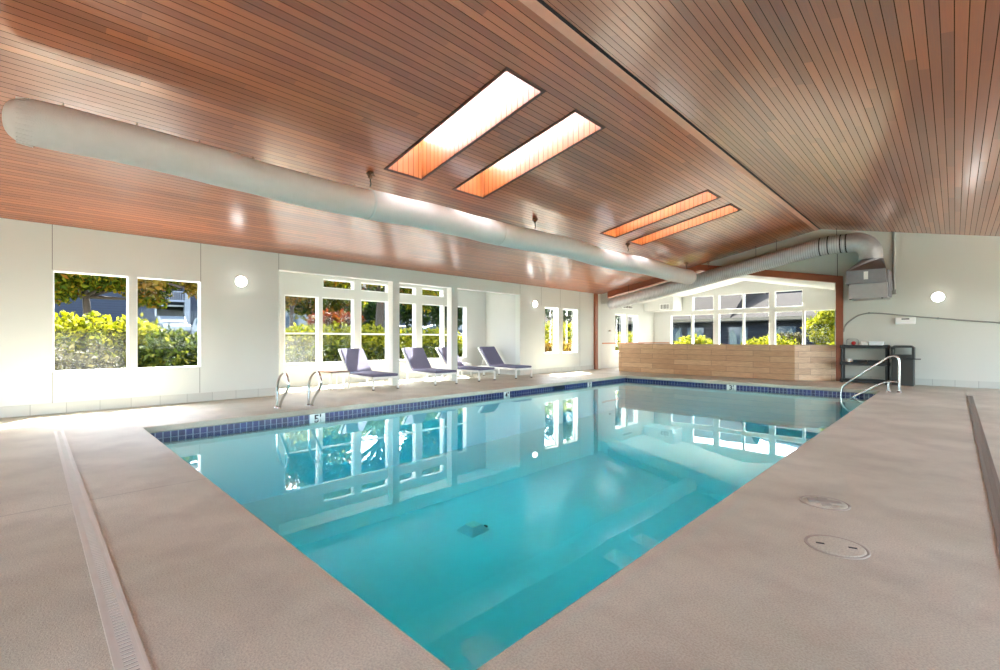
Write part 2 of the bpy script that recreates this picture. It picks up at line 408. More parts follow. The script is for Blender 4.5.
SW = [(16.85,17.72,.63,2.21), (17.9,18.78,.63,2.21)]
mb = MB()
cells(mb, (XL-.2, XL), YN-.2, YF, 0, WZt+.02, W12 + [(AY0,AY1,0,2.60)] + W34, 'x')
struct(mb.build('wall_left', M['wall']), 'pale grey stucco wall on the left with windows and a bay')
mb = MB(); cells(mb, (XL-.2, XL), YF, SYB+.2, 0, WZt+.02, SW, 'x')
struct(mb.build('wall_sunroom_left', M['sunwall']), 'white left wall of the far alcove room')
# panel joints on the left wall
mb = MB()
for y, a, b in ((.24,2.23,WZt),(.24,.165,.64),(2.215,2.22,WZt),(2.2,.165,.63),(3.6,2.6,WZt),(11.03,2.6,WZt),(12.1,2.3,WZt),(14.35,.165,WZt),(13.15,2.27,WZt)):
    mb.box(XL, XL+.0015, y-.004, y+.004, a, b)
struct(mb.build('trim_2', M['joint']), 'thin vertical panel joints on the left wall')
mb = MB(); mb.box(XL, XL+.012, YN, AY0, 0, .165, 0, bev=.004); mb.box(XL, XL+.012, AY1, YF-.15, 0, .165, 0, bev=.004)
struct(mb.build('baseboard_left', M['base']), 'low painted block base along the left wall')
# columns of the bay and the white lining of its opening
for i, (y0, y1) in enumerate(((6.32,6.51),(8.2,8.41))):
    mb = MB(); mb.box(XL-.2, XL, y0, y1, 0, 2.6)
    struct(mb.build('trim_%d' % (3+i), M['wall']), ('first' if i == 0 else 'second')+' square grey post standing in the bay opening')
    mb = MB(); mb.box(XL-.205, XL-.004, y0-.004, y0-.0005, 0, 2.6)
    struct(mb.build('trim_%d' % (5+i), M['trim']), 'white side of the '+('first' if i == 0 else 'second')+' bay post')
mb = MB(); mb.box(XL-.2, XL-.002, AY0, AY1, 2.588, 2.5995)
struct(mb.build('trim_7', M['trim']), 'white underside of the bay header')
# bay
zs0, zs1, t0, t1 = .565, 2.215, 2.50, 2.69
BW = [(4.335,5.136),(5.267,6.116),(6.355,7.175),(7.30,8.119),(8.378,9.165),(9.258,10.14)]
BT = [(5.29,6.116),(6.355,7.175),(7.30,8.119),(8.378,9.165)]
ex = .025
BW = [(a-ex,b+ex) for a, b in BW]; BT = [(a-ex,b+ex) for a, b in BT]; zs0 -= ex; zs1 += ex; t0 -= ex; t1 += ex
mb = MB(); cells(mb, (AX-.2, AX), AY0-.2, AY1+.2, 0, AZ+.05, [(a,b,zs0,zs1) for a,b in BW]+[(a,b,t0,t1) for a,b in BT], 'x')
struct(mb.build('wall_bay_back', M['white']), 'white back wall of the window bay')
mb = MB(); mb.box(AX, XL-.2, AY0-.2, AY0, 0, AZ+.05); struct(mb.build('wall_bay_near', M['white']))
mb = MB(); mb.box(AX, XL-.2, AY1, AY1+.2, 0, AZ+.05); struct(mb.build('wall_bay_far', M['white']), 'white side wall of the window bay')
mb = MB(); mb.box(AX-.25, XL-.2, AY0-.25, AY1+.25, AZ, AZ+.15); struct(mb.build('ceiling_bay', M['white']))
# unseen right and near walls, with windows added and sized to light the room
RW = [(-3.4+3.3*k,-1.0+3.3*k,.3,2.5) for k in range(3)] + [(6.3+3.1*k,9.1+3.1*k,.04,2.65) for k in range(3)]
NW = [(-8.9+3.4*k,-7.1+3.4*k,.5,2.4) for k in range(4)]
mb = MB(); cells(mb, (XR, XR+.2), YN-.2, YF+.2, 0, zr(XR)+.02, RW, 'x'); struct(mb.build('wall_right', M['wall']))
mb = MB(); cells(mb, (YN-.2, YN), XL, XR, 0, WZt-.3, NW, 'y')
mb.prism([(XL,WZt-.3),(XR,WZt-.3),(XR,zr(XR)),(RX,RZ),(XL,WZt)], 'y', YN-.2, YN); struct(mb.build('wall_near', M['wall']))
# far gable wall and its opening
OXc = (SX0+SX1)/2; bz0, bz1 = 2.70, 2.895; bs = .197; apx = bz0 + bs*(SX1-OXc); 
mb = MB()
mb.prism([(SX1,0),(XR,0),(XR,zr(XR)),(SX1,zr(SX1))], 'y', YF, YF+.2)
mb.prism([(SX1,bz1-.02),(SX1,zr(SX1)),(RX,RZ),(OXc,zl(OXc)),(OXc,apx+.15)], 'y', YF, YF+.2)
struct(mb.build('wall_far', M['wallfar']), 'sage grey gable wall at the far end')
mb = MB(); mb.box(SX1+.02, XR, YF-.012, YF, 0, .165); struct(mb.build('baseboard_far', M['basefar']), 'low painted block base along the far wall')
mb = MB()
mb.prism([(SX1+.0,bz0),(SX1+.0,bz1),(OXc,apx+.195),(OXc,apx)], 'y', YF-.06, YF+.22)
mb.prism([(OXc,apx),(OXc,min(apx+.195,zl(OXc)-.005)),(-9.6,zl(-9.6)-.005),(-9.6,bz0+bs*.35)], 'y', YF-.06, YF+.22)
struct(mb.build('trim_8', M['brown']), 'brown gable beam over the wide opening')
mb = MB(); mb.box(SX1-.16, SX1, YF-.06, YF+.22, 0, bz0+.06); struct(mb.build('trim_9', M['brown']), 'brown post at the right end of the gable opening')
mb = MB(); mb.box(SX0-.02, SX0+.075, 15.27, 15.46, 0, zl(SX0)-.005); struct(mb.build('trim_10', M['brown']), 'slim brown post in the far left corner')
mb = MB(); mb.prism([(SX0,2.55),(-9.55,2.55),(-9.55,zl(-9.55)),(SX0,zl(SX0))], 'y', YF+.03, YF+.2)
struct(mb.build('wall_sunroom_header', M['sunwall']), 'white end of the wall above the left side of the opening')
# sunroom beyond the opening
low = [(-9.139,-8.252),(-8.16,-7.309),(-7.066,-6.171),(-6.089,-5.203),(-4.977,-4.088),(-3.993,-3.05)]
up = [(-8.16,-7.309),(-7.066,-6.171),(-6.089,-5.203),(-4.977,-4.088)]
lz0, lz1, uz0, uz1 = .8, 2.24, 2.395, 3.025
low = [(a-ex,b+ex) for a, b in low]; up = [(a-ex,b+ex) for a, b in up]
mb = MB(); cells(mb, (SYB, SYB+.2), SX0-.2, SX1+.2, 0, 2.62, [(a,b,lz0,lz1) for a,b in low]+[(a,b,uz0,9) for a,b in up], 'y')
sz = lambda x: bz0+.06 + bs*(SX1-OXc-abs(x-OXc))
for a, b in ((SX0-.2,up[0][0]),(up[0][1],up[1][0]),(up[1][1],up[2][0]),(up[2][1],up[3][0]),(up[3][1],SX1+.2)):
    ps = [(a,2.62),(b,2.62),(b,sz(b)+.1)] + ([(OXc,sz(OXc)+.1)] if a < OXc < b else []) + [(a,sz(a)+.1)]
    mb.prism(ps, 'y', SYB, SYB+.2)
for a, b in up:
    ps = [(a,uz1),(b,uz1),(b,sz(b)+.1)] + ([(OXc,sz(OXc)+.1)] if a < OXc < b else []) + [(a,sz(a)+.1)]
    mb.prism(ps, 'y', SYB, SYB+.2)
struct(mb.build('wall_sunroom_back', M['sunwall']), 'white gable wall of windows behind the partition')
SRW = []
mb = MB(); cells(mb, (SX1, SX1+.2), YF+.2, SYB+.2, 0, 2.9, SRW, 'x'); struct(mb.build('wall_sunroom_right', M['sunwall']))
mb = MB(); mb.cell(SX0-.2, OXc, YF+.1, SYB+.2, sz, .1); mb.cell(OXc, SX1+.2, YF+.1, SYB+.2, sz, .1)
struct(mb.build('ceiling_sunroom', M['sunwall']), 'white sloped ceiling beyond the opening')
mb = MB(); mb.box(SX1-.185, SX1-.16, YF-.03, YF+.2, 0, bz0+.03); struct(mb.build('trim_11', M['trim']), 'white inner lining of the right opening post')
mb = MB(); mb.box(SX0, SX0+.02, YF+.12, SYB, .975, 1.02); mb.box(SX0, low[0][0]-.05, SYB-.02, SYB, .975, 1.02)
struct(mb.build('trim_12', plain('orange wood rail', rgb(196,128,88), .5)), 'thin orange wood rail round the white walls')

# ------------------------------------------------------------------ windows
wn = [0]
def window(axis, face, u0, u1, z0, z1, rails=(), glass=None, depth=.1, sgn=-1, fw=.035, reveal=True):
    """glazed frame set 'depth' behind the inner face of the wall; sgn = direction to the outside"""
    wn[0] += 1
    mb = MB(); a = face+sgn*depth; b = a+sgn*.05
    def bx(m, p, q, r, s, t0, t1):
        if axis == 'x': m.box(t0, t1, p, q, r, s)
        else: m.box(p, q, t0, t1, r, s)
    bx(mb, u0, u0+fw, z0, z1, a, b); bx(mb, u1-fw, u1, z0, z1, a, b); bx(mb, u0+fw, u1-fw, z0, z0+fw, a, b); bx(mb, u0+fw, u1-fw, z1-fw, z1, a, b)
    for r in rails: bx(mb, u0+fw, u1-fw, r-.022, r+.022, a, b)
    if reveal:   # white painted lining of the opening
        l = .012; c = face+sgn*.002
        bx(mb, u0, u0+l, z0, z1, c, a); bx(mb, u1-l, u1, z0, z1, c, a); bx(mb, u0+l, u1-l, z0, z0+l, c, a); bx(mb, u0+l, u1-l, z1-l, z1, c, a)
    w = struct(mb.build('window_%d' % wn[0], M['trim']))
    zs = [z0+fw, *[r for r in rails], z1-fw]
    for k in range(len(zs)-1):
        g = MB(); m = a+sgn*.02
        bx(g, u0+fw-.004, u1-fw+.004, zs[k], zs[k+1], m, m+sgn*.004)
        gm = glass[k] if glass else M['glass']
        g.build('pane', gm, w)
    return w

for i, (a, b, c, d) in enumerate(W12): window('x', XL, a, b, c, d, glass=[M['smear']] if i == 0 else None, depth=.1, fw=.02)
for a, b in BW: window('x', AX, a, b, zs0, zs1, rails=[1.30], glass=[M['fog'], M['glass']] if a < 4.5 else None, depth=.03, fw=.028)
for a, b in BT: window('x', AX, a, b, t0, t1, depth=.03, fw=.028)
for a, b, c, d in W34: window('x', XL, a, b, c, d, depth=.13, fw=.05)
for a, b, c, d in SW: window('x', SX0, a, b, c, d, depth=.13, fw=.05)
for a, b in low: window('y', SYB, a, b, lz0, lz1, depth=.03, fw=.028, sgn=1)
for a, b in up: window('y', SYB, a, b, uz0, uz1, depth=.03, fw=.028, sgn=1)
for a, b, c, d in SRW: window('x', SX1, a, b, c, d, depth=.08, fw=.04, sgn=1)
for a, b, c, d in RW: window('x', XR, a, b, c, d, rails=[1.3], depth=.08, fw=.05, sgn=1)
for a, b, c, d in NW: window('y', YN, a, b, c, d, depth=.08, fw=.05, sgn=-1)

# ------------------------------------------------------------------ ceiling, skylights
SKX = (-5.97, -3.54); SKY = [(3.70,4.31),(5.0,5.64),(9.52,10.14),(10.84,11.46)]
mb = MB(); th = .07
ys = [YN-.2] + [v for p in SKY for v in p] + [YF+.1]
for k in range(len(ys)-1):
    if k % 2 == 0: mb.cell(XL-.2, RX, ys[k], ys[k+1], zl, th)
    else: mb.cell(XL-.2, SKX[0], ys[k], ys[k+1], zl, th); mb.cell(SKX[1], RX, ys[k], ys[k+1], zl, th)
mb.cell(RX, XR+.2, YN-.2, YF+.1, zr, th)
struct(mb.build('ceiling', M['ceil']), 'sloped ceiling of glossy stained cedar boards')
mb = MB(); mb.prism([(RX-.105,zl(RX-.105)-.012),(RX-.012,zl(RX)-.014),(RX-.012,zl(RX)+.02),(RX-.105,zl(RX-.105)+.01)], 'y', YN, YF)
struct(mb.build('trim_13', M['ridge']), 'pale wooden board along the ridge')
mb = MB(); mb.prism([(RX-.012,RZ-.006),(RX+.03,RZ-.012),(RX+.03,RZ+.02),(RX-.012,RZ+.02)], 'y', YN, YF)
struct(mb.build('trim_14', plain('dark ridge gap', rgb(24,14,10), .8)), 'dark gap beside the ridge board')
WELL = .62
for i, (y0, y1) in enumerate(SKY):
    lab = ['deep skylight well of orange boards, nearest of the four', 'skylight well of orange boards, second from the near one', 'narrow looking orange skylight well, third from the near one', 'orange skylight well nearest the far gable wall'][i]
    s = thing('skylight', lab, 'skylight', ((SKX[0]+SKX[1])/2, (y0+y1)/2, zl((SKX[0]+SKX[1])/2)), 0, 'skylights in the left slope')
    mb = MB(); w = .03
    for ya, yb in ((y0-w,y0+.006),(y1-.006,y1+w)): mb.prism([(SKX[0]-w,zl(SKX[0])+.0),(SKX[1]+w,zl(SKX[1])),(SKX[1]+w,zl(SKX[1])+WELL),(SKX[0]-w,zl(SKX[0])+WELL)], 'y', ya, yb)
    mb.box(SKX[0]-w, SKX[0]+.006, y0+.006, y1-.006, zl(SKX[0])-.002, zl(SKX[0])+WELL); mb.box(SKX[1]-.006, SKX[1]+w, y0+.006, y1-.006, zl(SKX[1])-.002, zl(SKX[1])+WELL)
    mb.build('shaft', M['well'], s)
    mb = MB(); l = .038; g = .014
    for xa, xb, ya, yb in ((SKX[0]-l,SKX[1]+l,y0-l,y0),(SKX[0]-l,SKX[1]+l,y1,y1+l),(SKX[0]-l,SKX[0],y0,y1),(SKX[1],SKX[1]+l,y0,y1)):
        mb.cell(xa, xb, ya, yb, lambda x: zl(x)-g, g+.02)
    mb.build('trim_frame', M['darklip'], s)
    mb = MB(); mb.cell(SKX[0]-w, SKX[1]+w, y0-w, y1+w, lambda x: zl(x)+WELL, .02); mb.build('pane', M['skypane'], s)

# ------------------------------------------------------------------ ducts
DX, DZ = -6.0, 3.12
d = thing('fabric_duct', 'long grey cloth air duct hanging under the wooden ceiling', 'air duct', (DX, 0, DZ))
path, rad = [], []
for y in np.arange(-.0, 14.7, .11):
    path.append((DX+.012*math.sin(y*1.1), y, DZ+.018*math.sin(y*1.7+.5)+.03*math.exp(-((y-3.3)/1.5)**2)*-1)); rad.append(.203+.0016*y+.0035*math.sin(y*2*PI/1.1)+.002*math.sin(y*9))
mb = MB(); mb.tube(path, rad, 28, cap=False); mb.build('sleeve', M['cloth'], d)
mb = MB()
pp, rr_ = [], []
for a in np.linspace(0.06, 1, 9):
    ang = a*PI/2; pp.append((DX+.0015, .005-.18*math.cos(ang), DZ)); rr_.append(.203*math.sin(ang)**.75)
mb.tube(pp, rr_, 28); 
for k in range(28):   # gathered pleats
    a = 2*PI*k/28; mb.tube([(DX+.207*math.cos(a), .02, DZ+.207*math.sin(a)), (DX+.195*math.cos(a), -.09, DZ+.195*math.sin(a))], [.003,.004], 5)
mb.build('end_cap', M['cloth'], d)
mb = MB()
pp, rr_ = [], []
for a in np.linspace(0, .95, 7):
    ang = (1-a)*PI/2; pp.append((path[-1][0], path[-1][1]+.12*math.cos(ang), path[-1][2])); rr_.append(rad[-1]*math.sin(ang)**.5)
mb.tube(pp, rr_, 28); mb.build('far_cap', M['cloth'], d)
def at_y(y):
    k = min(range(len(path)), key=lambda i: abs(path[i][1]-y)); return path[k], rad[k]
for y in (3.36, 6.1, 10.4):
    (x, yy, z), r = at_y(y); MB().tube([(x,yy-.02,z),(x,yy-.012,z),(x,yy+.012,z),(x,yy+.02,z)], [r+.001,r+.007,r+.007,r+.001], 28, cap=False).build('band', plain('pale duct band', rgb(200,200,196), .6) if y < 4 else M['cloth'], d)
for y in (.2, .75, 1.3, 1.9, 2.5, 3.15, 3.9, 4.8, 5.7, 6.7, 7.8, 9.0, 10.3, 11.7, 13.2):
    (x, yy, z), r = at_y(y)
    mb = MB(); mb.tube([(x,yy,z+r-.01),(x,yy,z+r+.02),(x+.012,yy,z+r+.035)], .006, 6); mb.build('hanger', M['hook'], d)
# rusty hooks under the boards
for i, (x, y, lab) in enumerate(((-6.2,3.55,'rusty ceiling hook above the pale band of the cloth duct'),(-6.16,7.29,'rusty ceiling hook below the second near skylight'),(-6.08,10.93,'rusty ceiling hook beside the far pair of skylights'),(-6.2,14.9,'rusty ceiling hook above the far end of the cloth duct'),(-5.75,15.55,'rusty ceiling hook over the foil duct beside the gable beam'))):
    z = zl(x); h = thing('ceiling_hook', lab, 'hook', (x, y, z+.002), 0, 'rusty ceiling hooks'); h.scale = (1.5, 1.5, 1.6)
    MB().lathe([(.012,0),(.034,-.004),(.034,-.012),(.016,-.018)], n=14).build('plate', M['hook'], h, False)
    mb = MB(); mb.box(-.045,.045,-.007,.007,-.026,-.014); mb.box(-.007,.007,-.045,.045,-.026,-.014); mb.lathe([(.02,-.012),(.022,-.05),(.012,-.06)], n=10); mb.build('socket', M['hook'], h, False)
    MB().tube([(0,0,-.055),(.003,0,-.085),(.012,0,-.105),(.006,0,-.13),(-.008,0,-.125)], .006, 7).build('hook', M['slot'], h, False)

# metal duct along the gable wall
dk = thing('foil_duct', 'foil wrapped round duct following the gable slope at the far wall', 'air duct', (-4.74, 15.4, 3.36))
BYc = 15.42; br = .232
p0 = Vector((-9.22, BYc, 2.49)); p1 = Vector((-2.72, BYc, 3.72))
pp, rr_ = [], []
n = 160
for i in range(n+1):
    f = i/n; pp.append(p0.lerp(p1, f)); rr_.append(br*(.93+.07*f) + (.009 if i % 2 else -.004))
mb = MB(); mb.tube(pp, rr_, 24, cap=False); mb.build('pipe', M['foil'], dk)
dr_ = (p1-p0).normalized()
mb = MB(); pp2, r2 = [], []
for a in np.linspace(0, .97, 8):
    ang = (1-a)*PI/2; pp2.append(p0 - dr_*.15*math.cos(ang)); r2.append(rr_[0]*math.sin(ang)**.6)
mb.tube(pp2[::-1], r2[::-1], 24); mb.build('end_cap', M['foil'], dk)
ex1 = Vector((-2.05, BYc, 3.74)); 
mb = MB(); pth = [p1 - dr_*.02, p1+Vector((.06,0,.008)), Vector((-2.45,BYc,3.745)), ex1]
mb.tube(pth, br+.012, 24, cap=False); mb.build('collar', M['foil'], dk)
UX0, UX1, UY0 = -2.07, -1.25, 14.92; ucx = (UX0+UX1)/2 + .0
mb = MB(); pp3 = [ex1]; R_ = .36
cen = Vector((ex1.x+.12, BYc, ex1.z-R_))
for a in np.linspace(0, 1.0, 9): pp3.append(Vector((cen.x+R_*math.sin(a*PI/2), BYc, cen.z+R_*math.cos(a*PI/2))))
pp3.append(Vector((cen.x+R_, BYc, 3.2)))
mb.tube(pp3, br+.02, 24, cap=False); mb.build('elbow', plain('crumpled foil', rgb(190,190,188), .4, .45, bump=1.0, bscale=16, var=.15), dk)
for k, f in enumerate((p1+Vector((.05,0,.005)), Vector((-2.48,BYc,3.745)), Vector((-2.2,BYc,3.742)), Vector((-2.08,BYc,3.74)))):
    MB().tube([f+Vector((-.014,0,0)), f+Vector((-.012,0,0)), f+Vector((.012,0,0)), f+Vector((.014,0,0))], [br+.012,br+.02,br+.02,br+.012], 24, cap=False).build('strap', M['slot'], dk)
for x in (-8.55, -6.9, -4.3, -3.75, -2.3):
    f = (x-p0.x)/(p1.x-p0.x); z = p0.lerp(p1, min(f,1)).z
    MB().tube([(x,BYc,z+br-.02),(x,BYc,zl(x)+.004)], .006, 6).build('hanger', M['slot'], dk)
# heater cabinet
hu = thing('air_handler', 'grey sheet metal air handler cabinet on the far wall above the shelf', 'air handler', ((UX0+UX1)/2, (UY0+YF)/2, 2.2))
cx3 = cen.x+R_
UX0, UX1 = cx3-.45, cx3+.37
mb = MB(); mb.box(UX0-.01, UX1-.02, UY0-.02, YF-.005, 2.58, 2.93, bev=.008); mb.build('upper_case', M['galv'], hu)
mb = MB(); mb.box(UX0+.05, UX1, UY0+.02, YF-.005, 2.2, 2.58, bev=.008); mb.build('lower_case', plain('pale wrapped metal', rgb(172,172,170), .5, .3, bump=.3, bscale=20, var=.12), hu)
mb = MB(); A = [(UX0-.01,UY0-.02,2.93),(UX1-.02,UY0-.02,2.93),(UX1-.02,YF-.02,2.93),(UX0-.01,YF-.02,2.93)]
nn = 24
top = [(cx3+(br+.03)*math.cos(2*PI*(j+.5)/nn+PI*1.25), BYc+(br+.03)*math.sin(2*PI*(j+.5)/nn+PI*1.25), 3.24) for j in range(nn)]
for k in range(4):
    seg = [top[(k*6+j) % nn] for j in range(7)]
    mb.poly([A[k], A[(k+1)%4], seg[6]]) if False else None
    for j in range(6): mb.poly([A[k], seg[j+1], seg[j]])
    mb.poly([A[k], A[(k+1)%4], seg[6]])
mb.build('hood', M['galv'], hu)
MB().box(cx3-.09, cx3-.0, UY0-.026, UY0-.019, 2.68, 2.88).build('label_plate', M['whiteplastic'], hu)
mb = MB(); mb.box(UX1-.015, UX1+.035, UY0+.12, YF-.1, 2.24, 2.9, bev=.01); mb.box(UX1+.03, UX1+.06, UY0+.35, UY0+.6, 2.4, 2.7, bev=.01); mb.build('side_housing', M['galv'], hu)
for x in (UX0+.06, UX1-.12): MB().box(x, x+.04, UY0+.02, UY0+.06, 2.18, 2.2).build('bracket', M['slot'], hu)
# riser pipe, wall cord, thermostat, wire
cp = thing('riser_pipe', 'slim grey pipe running up the wall beside the air handler', 'pipe', (-1.15, YF-.03, 2.35))
MB().tube([(-1.13,YF-.03,2.36),(-1.13,YF-.03,zr(-1.13)+.005)], .028, 10).build('pipe', M['graymetal'], cp)
mb = MB(); mb.box(-1.18,-1.08,YF-.06,YF,2.32,2.45,bev=.008); mb.build('junction_box', M['graymetal'], cp)
MB().tube([(-2.3,BYc+.05,3.5),(-2.3,YF-.1,2.9)], .006, 6).build('cable', M['slot'], cp) if False else None
wc = thing('hanging_wire', 'thin dark wire dropping from the foil duct to the brown beam', 'wire', (-2.3, YF-.08, 2.9))
MB().tube([(-2.32,YF-.1,3.52),(-2.318,YF-.09,3.2),(-2.32,YF-.075,2.89)], .007, 6).build('strand', M['slot'], wc)
wcord = thing('wall_hose', 'grey hose looped along the far wall above the black shelf', 'hose', (-.7, YF-.02, 1.6))
pc = [(-2.19,1.36),(-2.17,1.5),(-2.09,1.62),(-1.95,1.75),(-1.8,1.83),(-1.64,1.857),(-1.4,1.84),(-1.05,1.785),(-.7,1.73),(-.3,1.675),(.1,1.62),(.45,1.57),(.74,1.535),(1.2,1.47),(1.9,1.40)]
def smooth(P, it=2):
    for _ in range(it):
        Q = [P[0]]
        for a, b in zip(P[:-1], P[1:]): Q += [tuple(.75*p+.25*q for p, q in zip(a, b)), tuple(.25*p+.75*q for p, q in zip(a, b))]
        P = Q + [P[-1]]
    return P
MB().tube([(x,YF-.022,z) for x, z in smooth(pc)], .016, 8).build('hose', M['graymetal'], wcord)
for x, z in ((-1.64,1.857),(-.3,1.675),(.74,1.535)): MB().box(x-.02,x+.02,YF-.045,YF,z-.025,z+.025,bev=.005).build('clip', M['graymetal'], wcord)
th_ = thing('thermostat', 'small white thermostat box on the far wall under the hose', 'thermostat', (-.9, YF, 1.63))
MB().box(-1.1,-.71,YF-.05,YF,1.545,1.715,bev=.012).build('case', M['whiteplastic'], th_)
MB().box(-.98,-.83,YF-.054,YF-.048,1.66,1.69).build('display', M['ink'], th_)
MB().box(-1.07,-.74,YF-.053,YF-.049,1.57,1.60).build('cover', M['trim'], th_)
# ------------------------------------------------------------------ wall sconces
def sconce(loc, rz, label, r=.105):
    s = thing('wall_sconce', label, 'wall light', loc, rz, 'round wall lights')
    R = Matrix.Rotation(PI/2, 4, 'X')      # lathe axis z -> -y
    MB().lathe([(r+.012,0),(r+.012,.03),(r,.035)], M=R, n=28).build('base', M['whiteplastic'], s, False)
    MB().lathe([(r,.034),(r*.97,.055),(r*.8,.085),(r*.45,.105),(.01,.11)], M=R, n=28).build('lens', M['lamp'], s, False)
    return s
sconce((XL, 2.885, 2.28), PI/2, 'lit round wall light on the left wall beside the two near windows')
sconce((XL, 11.72, 2.325), PI/2, 'lit round wall light between the window bay and the narrow windows')
sconce((-.3, YF, 2.2), 0, 'lit round wall light on the far wall right of the air handler', .12)
# small fixtures in the sunroom
for loc, rz, lab in (((-8.86,SYB,2.84),0,'small dark spray fitting high on the white gable wall'),((SX0,16.35,1.5),PI/2,'small dark fitting on the white side wall beside the corner post')):
    f = thing('wall_fitting', lab, 'wall fitting', loc, rz, 'small wall fittings')
    R = Matrix.Rotation(PI/2, 4, 'X')
    MB().lathe([(.06,0),(.06,.02),(.03,.03)], M=R, n=14).build('plate', M['whiteplastic'], f, False)
    MB().lathe([(.026,.02),(.03,.07),(.02,.1),(.005,.1)], M=R, n=10).build('nozzle', M['hook'], f, False)
# soffit with grilles
SOY, SOX = 19.3, -8.62
mb = MB(); mb.box(SX0, SOX, SOY, SYB, 2.42, sz(SOX)+.02); struct(mb.build('ceiling_soffit', M['sunwall']), 'white boxed soffit in the corner beyond the partition')
def grille(name, loc, rz, w, h, label):
    g = thing(name, label, 'air grille', loc, rz, 'white wall grilles')
    MB().box(-w/2-.03, w/2+.03, -.012, 0, -h/2-.03, h/2+.03, bev=.004).build('frame', M['trim'], g, False)
    MB().box(-w/2, w/2, -.014, -.011, -h/2, h/2).build('opening', M['slot'], g, False)
    for k in range(6):
        x = -w/2 + (k+.5)*w/6; MB().box(x-.012, x+.012, -.025, -.012, -h/2, h/2).build('louvre', M['trim'], g, False)
grille('air_grille', (-8.98, SOY, 2.575), 0, .38, .19, 'air grille with dark slots on the front of the white soffit')
grille('air_grille', (SX0, 17.85, 2.53), PI/2, .8, .09, 'slim air grille above the two narrow windows beyond the post')

# ------------------------------------------------------------------ half wall
HWY = 15.02
mb = MB(); T = .14
out = [(-8.72,HWY),(-3.2,HWY),(-2.36,YF-.08)]
inn = [(-2.55,YF-.08),(-3.26,HWY+T),(-8.72+T,HWY+T)]
mb.prism(out+inn, 'z', 0, 1.0); mb.box(-8.72, -8.72+T, HWY+T, YF+.9, 0, 1.0)
struct(mb.build('wall_partition', M['partition']), 'waist high partition faced in oak look plank tiles', 'partition wall')

# ------------------------------------------------------------------ deck fittings
def trench(name, x0, x1, y0, y1, label, mt, along):
    t_ = thing(name, label, 'drain', ((x0+x1)/2, (y0+y1)/2, 0), 0, 'trench drains in the deck')
    mb = MB(); L = (x1-x0) if along == 'x' else (y1-y0)
    def b(a0, a1, c0, c1, z0, z1, m):
        if along == 'x': m.box(x0+a0, x0+a1, (y0+y1)/2+c0, (y0+y1)/2+c1, z0, z1)
        else: m.box((x0+x1)/2+c0, (x0+x1)/2+c1, y0+a0, y0+a1, z0, z1)
    W = ((y1-y0) if along == 'x' else (x1-x0))/2
    b(0, L, -W, -W+.012, 0, .006, mb); b(0, L, W-.012, W, 0, .006, mb); mb.build('frame', mt, t_)
    mb = MB(); b(0, L, -W+.012, W-.012, 0, .0025, mb); mb.build('channel', M['slot'], t_)
    mb = MB(); k = 0; a = 0
    b(0, L, -W+.012, -W*.42, .001, .005, mb); b(0, L, W*.42, W-.012, .001, .005, mb)
    while a < L-.02:
        b(a, min(a+.019, L), -W*.42, W*.42, .001, .005, mb); a += .026
    mb.build('grate', mt, t_)
trench('trench_drain', -8.0, -.6, .205, .295, 'slotted beige trench drain crossing the deck at the near end of the pool', M['grate'], 'x')
trench('trench_drain', .17, .255, 1.2, 13.42, 'grey trench drain along the right side of the pool deck', plain('weathered drain plastic', rgb(120,108,94), .6), 'y')
def lid(x, y, r, label, raised):
    l = thing('deck_lid', label, 'deck lid', (x, y, 0), .35, 'round deck lids')
    MB().lathe([(r,0),(r,.004),(r-.012,.005),(r-.014,.002)], n=40).build('ring', M['deckring'], l, False)
    MB().lathe([(r-.016,0),(r-.016,.004),(r-.03,.006),(.01,.006)], n=40).build('cover', M['deck'], l, False)
    for sx in (-1, 1): MB().box(sx*r*.5-.02, sx*r*.5+.02, -.009, .009, .004, .0075).build('finger_slot', M['ink'], l, False)
    if raised:
        mb = MB(); mb.box(-.1,.1,-.035,.035,.004,.016,bev=.005); mb.box(-.03,.03,-.09,.09,.004,.013,bev=.004); mb.build('pull_bar', M['deckring'], l, False)
M['deckring'] = plain('grey lid ring', rgb(160,148,134), .5)
lid(-.655, 3.92, .15, 'round skimmer lid with a raised cross bar in the right deck', True)
lid(-.47, 3.14, .15, 'flat round lid with two finger slots in the right deck', False)

# ------------------------------------------------------------------ grab rails and hand rail
lp = [(-8.165,0),(-8.155,.2),(-8.145,.38),(-8.06,.51),(-7.93,.585),(-7.82,.612),(-7.72,.575),(-7.66,.48),(-7.655,.39),(-7.74,.29),(-7.885,.19),(-7.98,.10),(-8.04,0)]
for y, dx, lab in ((2.92,0,'bent steel grab rail nearest the camera on the left pool edge'),(3.42,.09,'bent steel grab rail nearer the small wooden table')):
    g = thing('grab_rail', lab, 'grab rail', (-8.1+dx, y, 0), 0, 'pair of loop grab rails')
    pts = smooth([(x+8.1, 0, z) for x, z in lp], 2)
    MB().tube(pts, .02, 12).build('rail', M['steel'], g, False)
    for x in (-.065, .06): MB().lathe([(.042,0),(.04,.012),(.024,.018)], c=(x,0,0), n=16).build('escutcheon', M['steel'], g, False)
HY_ = 13.28
hr = thing('hand_rail', 'steel stair hand rail at the far right corner of the pool', 'hand rail', (-.9, HY_, 0))
up_ = [(-.868,0),(-.868,.4),(-.868,.66),(-.885,.76),(-.95,.795),(-1.03,.775),(-1.12,.70),(-1.5,.385),(-1.80,.13),(-1.87,.05),(-1.895,-.06),(-1.9,-.3),(-1.9,-.68)]
MB().tube(smooth([(x,HY_,z) for x, z in up_], 2), .024, 12).build('top_rail', M['steel'], hr)
lo_ = [(-.868,.225),(-1.03,.225),(-1.12,.2),(-1.3,.085),(-1.56,-.09),(-1.8,-.26)]
MB().tube(smooth([(x,HY_,z) for x, z in lo_], 2), .022, 12).build('lower_rail', M['steel'], hr)
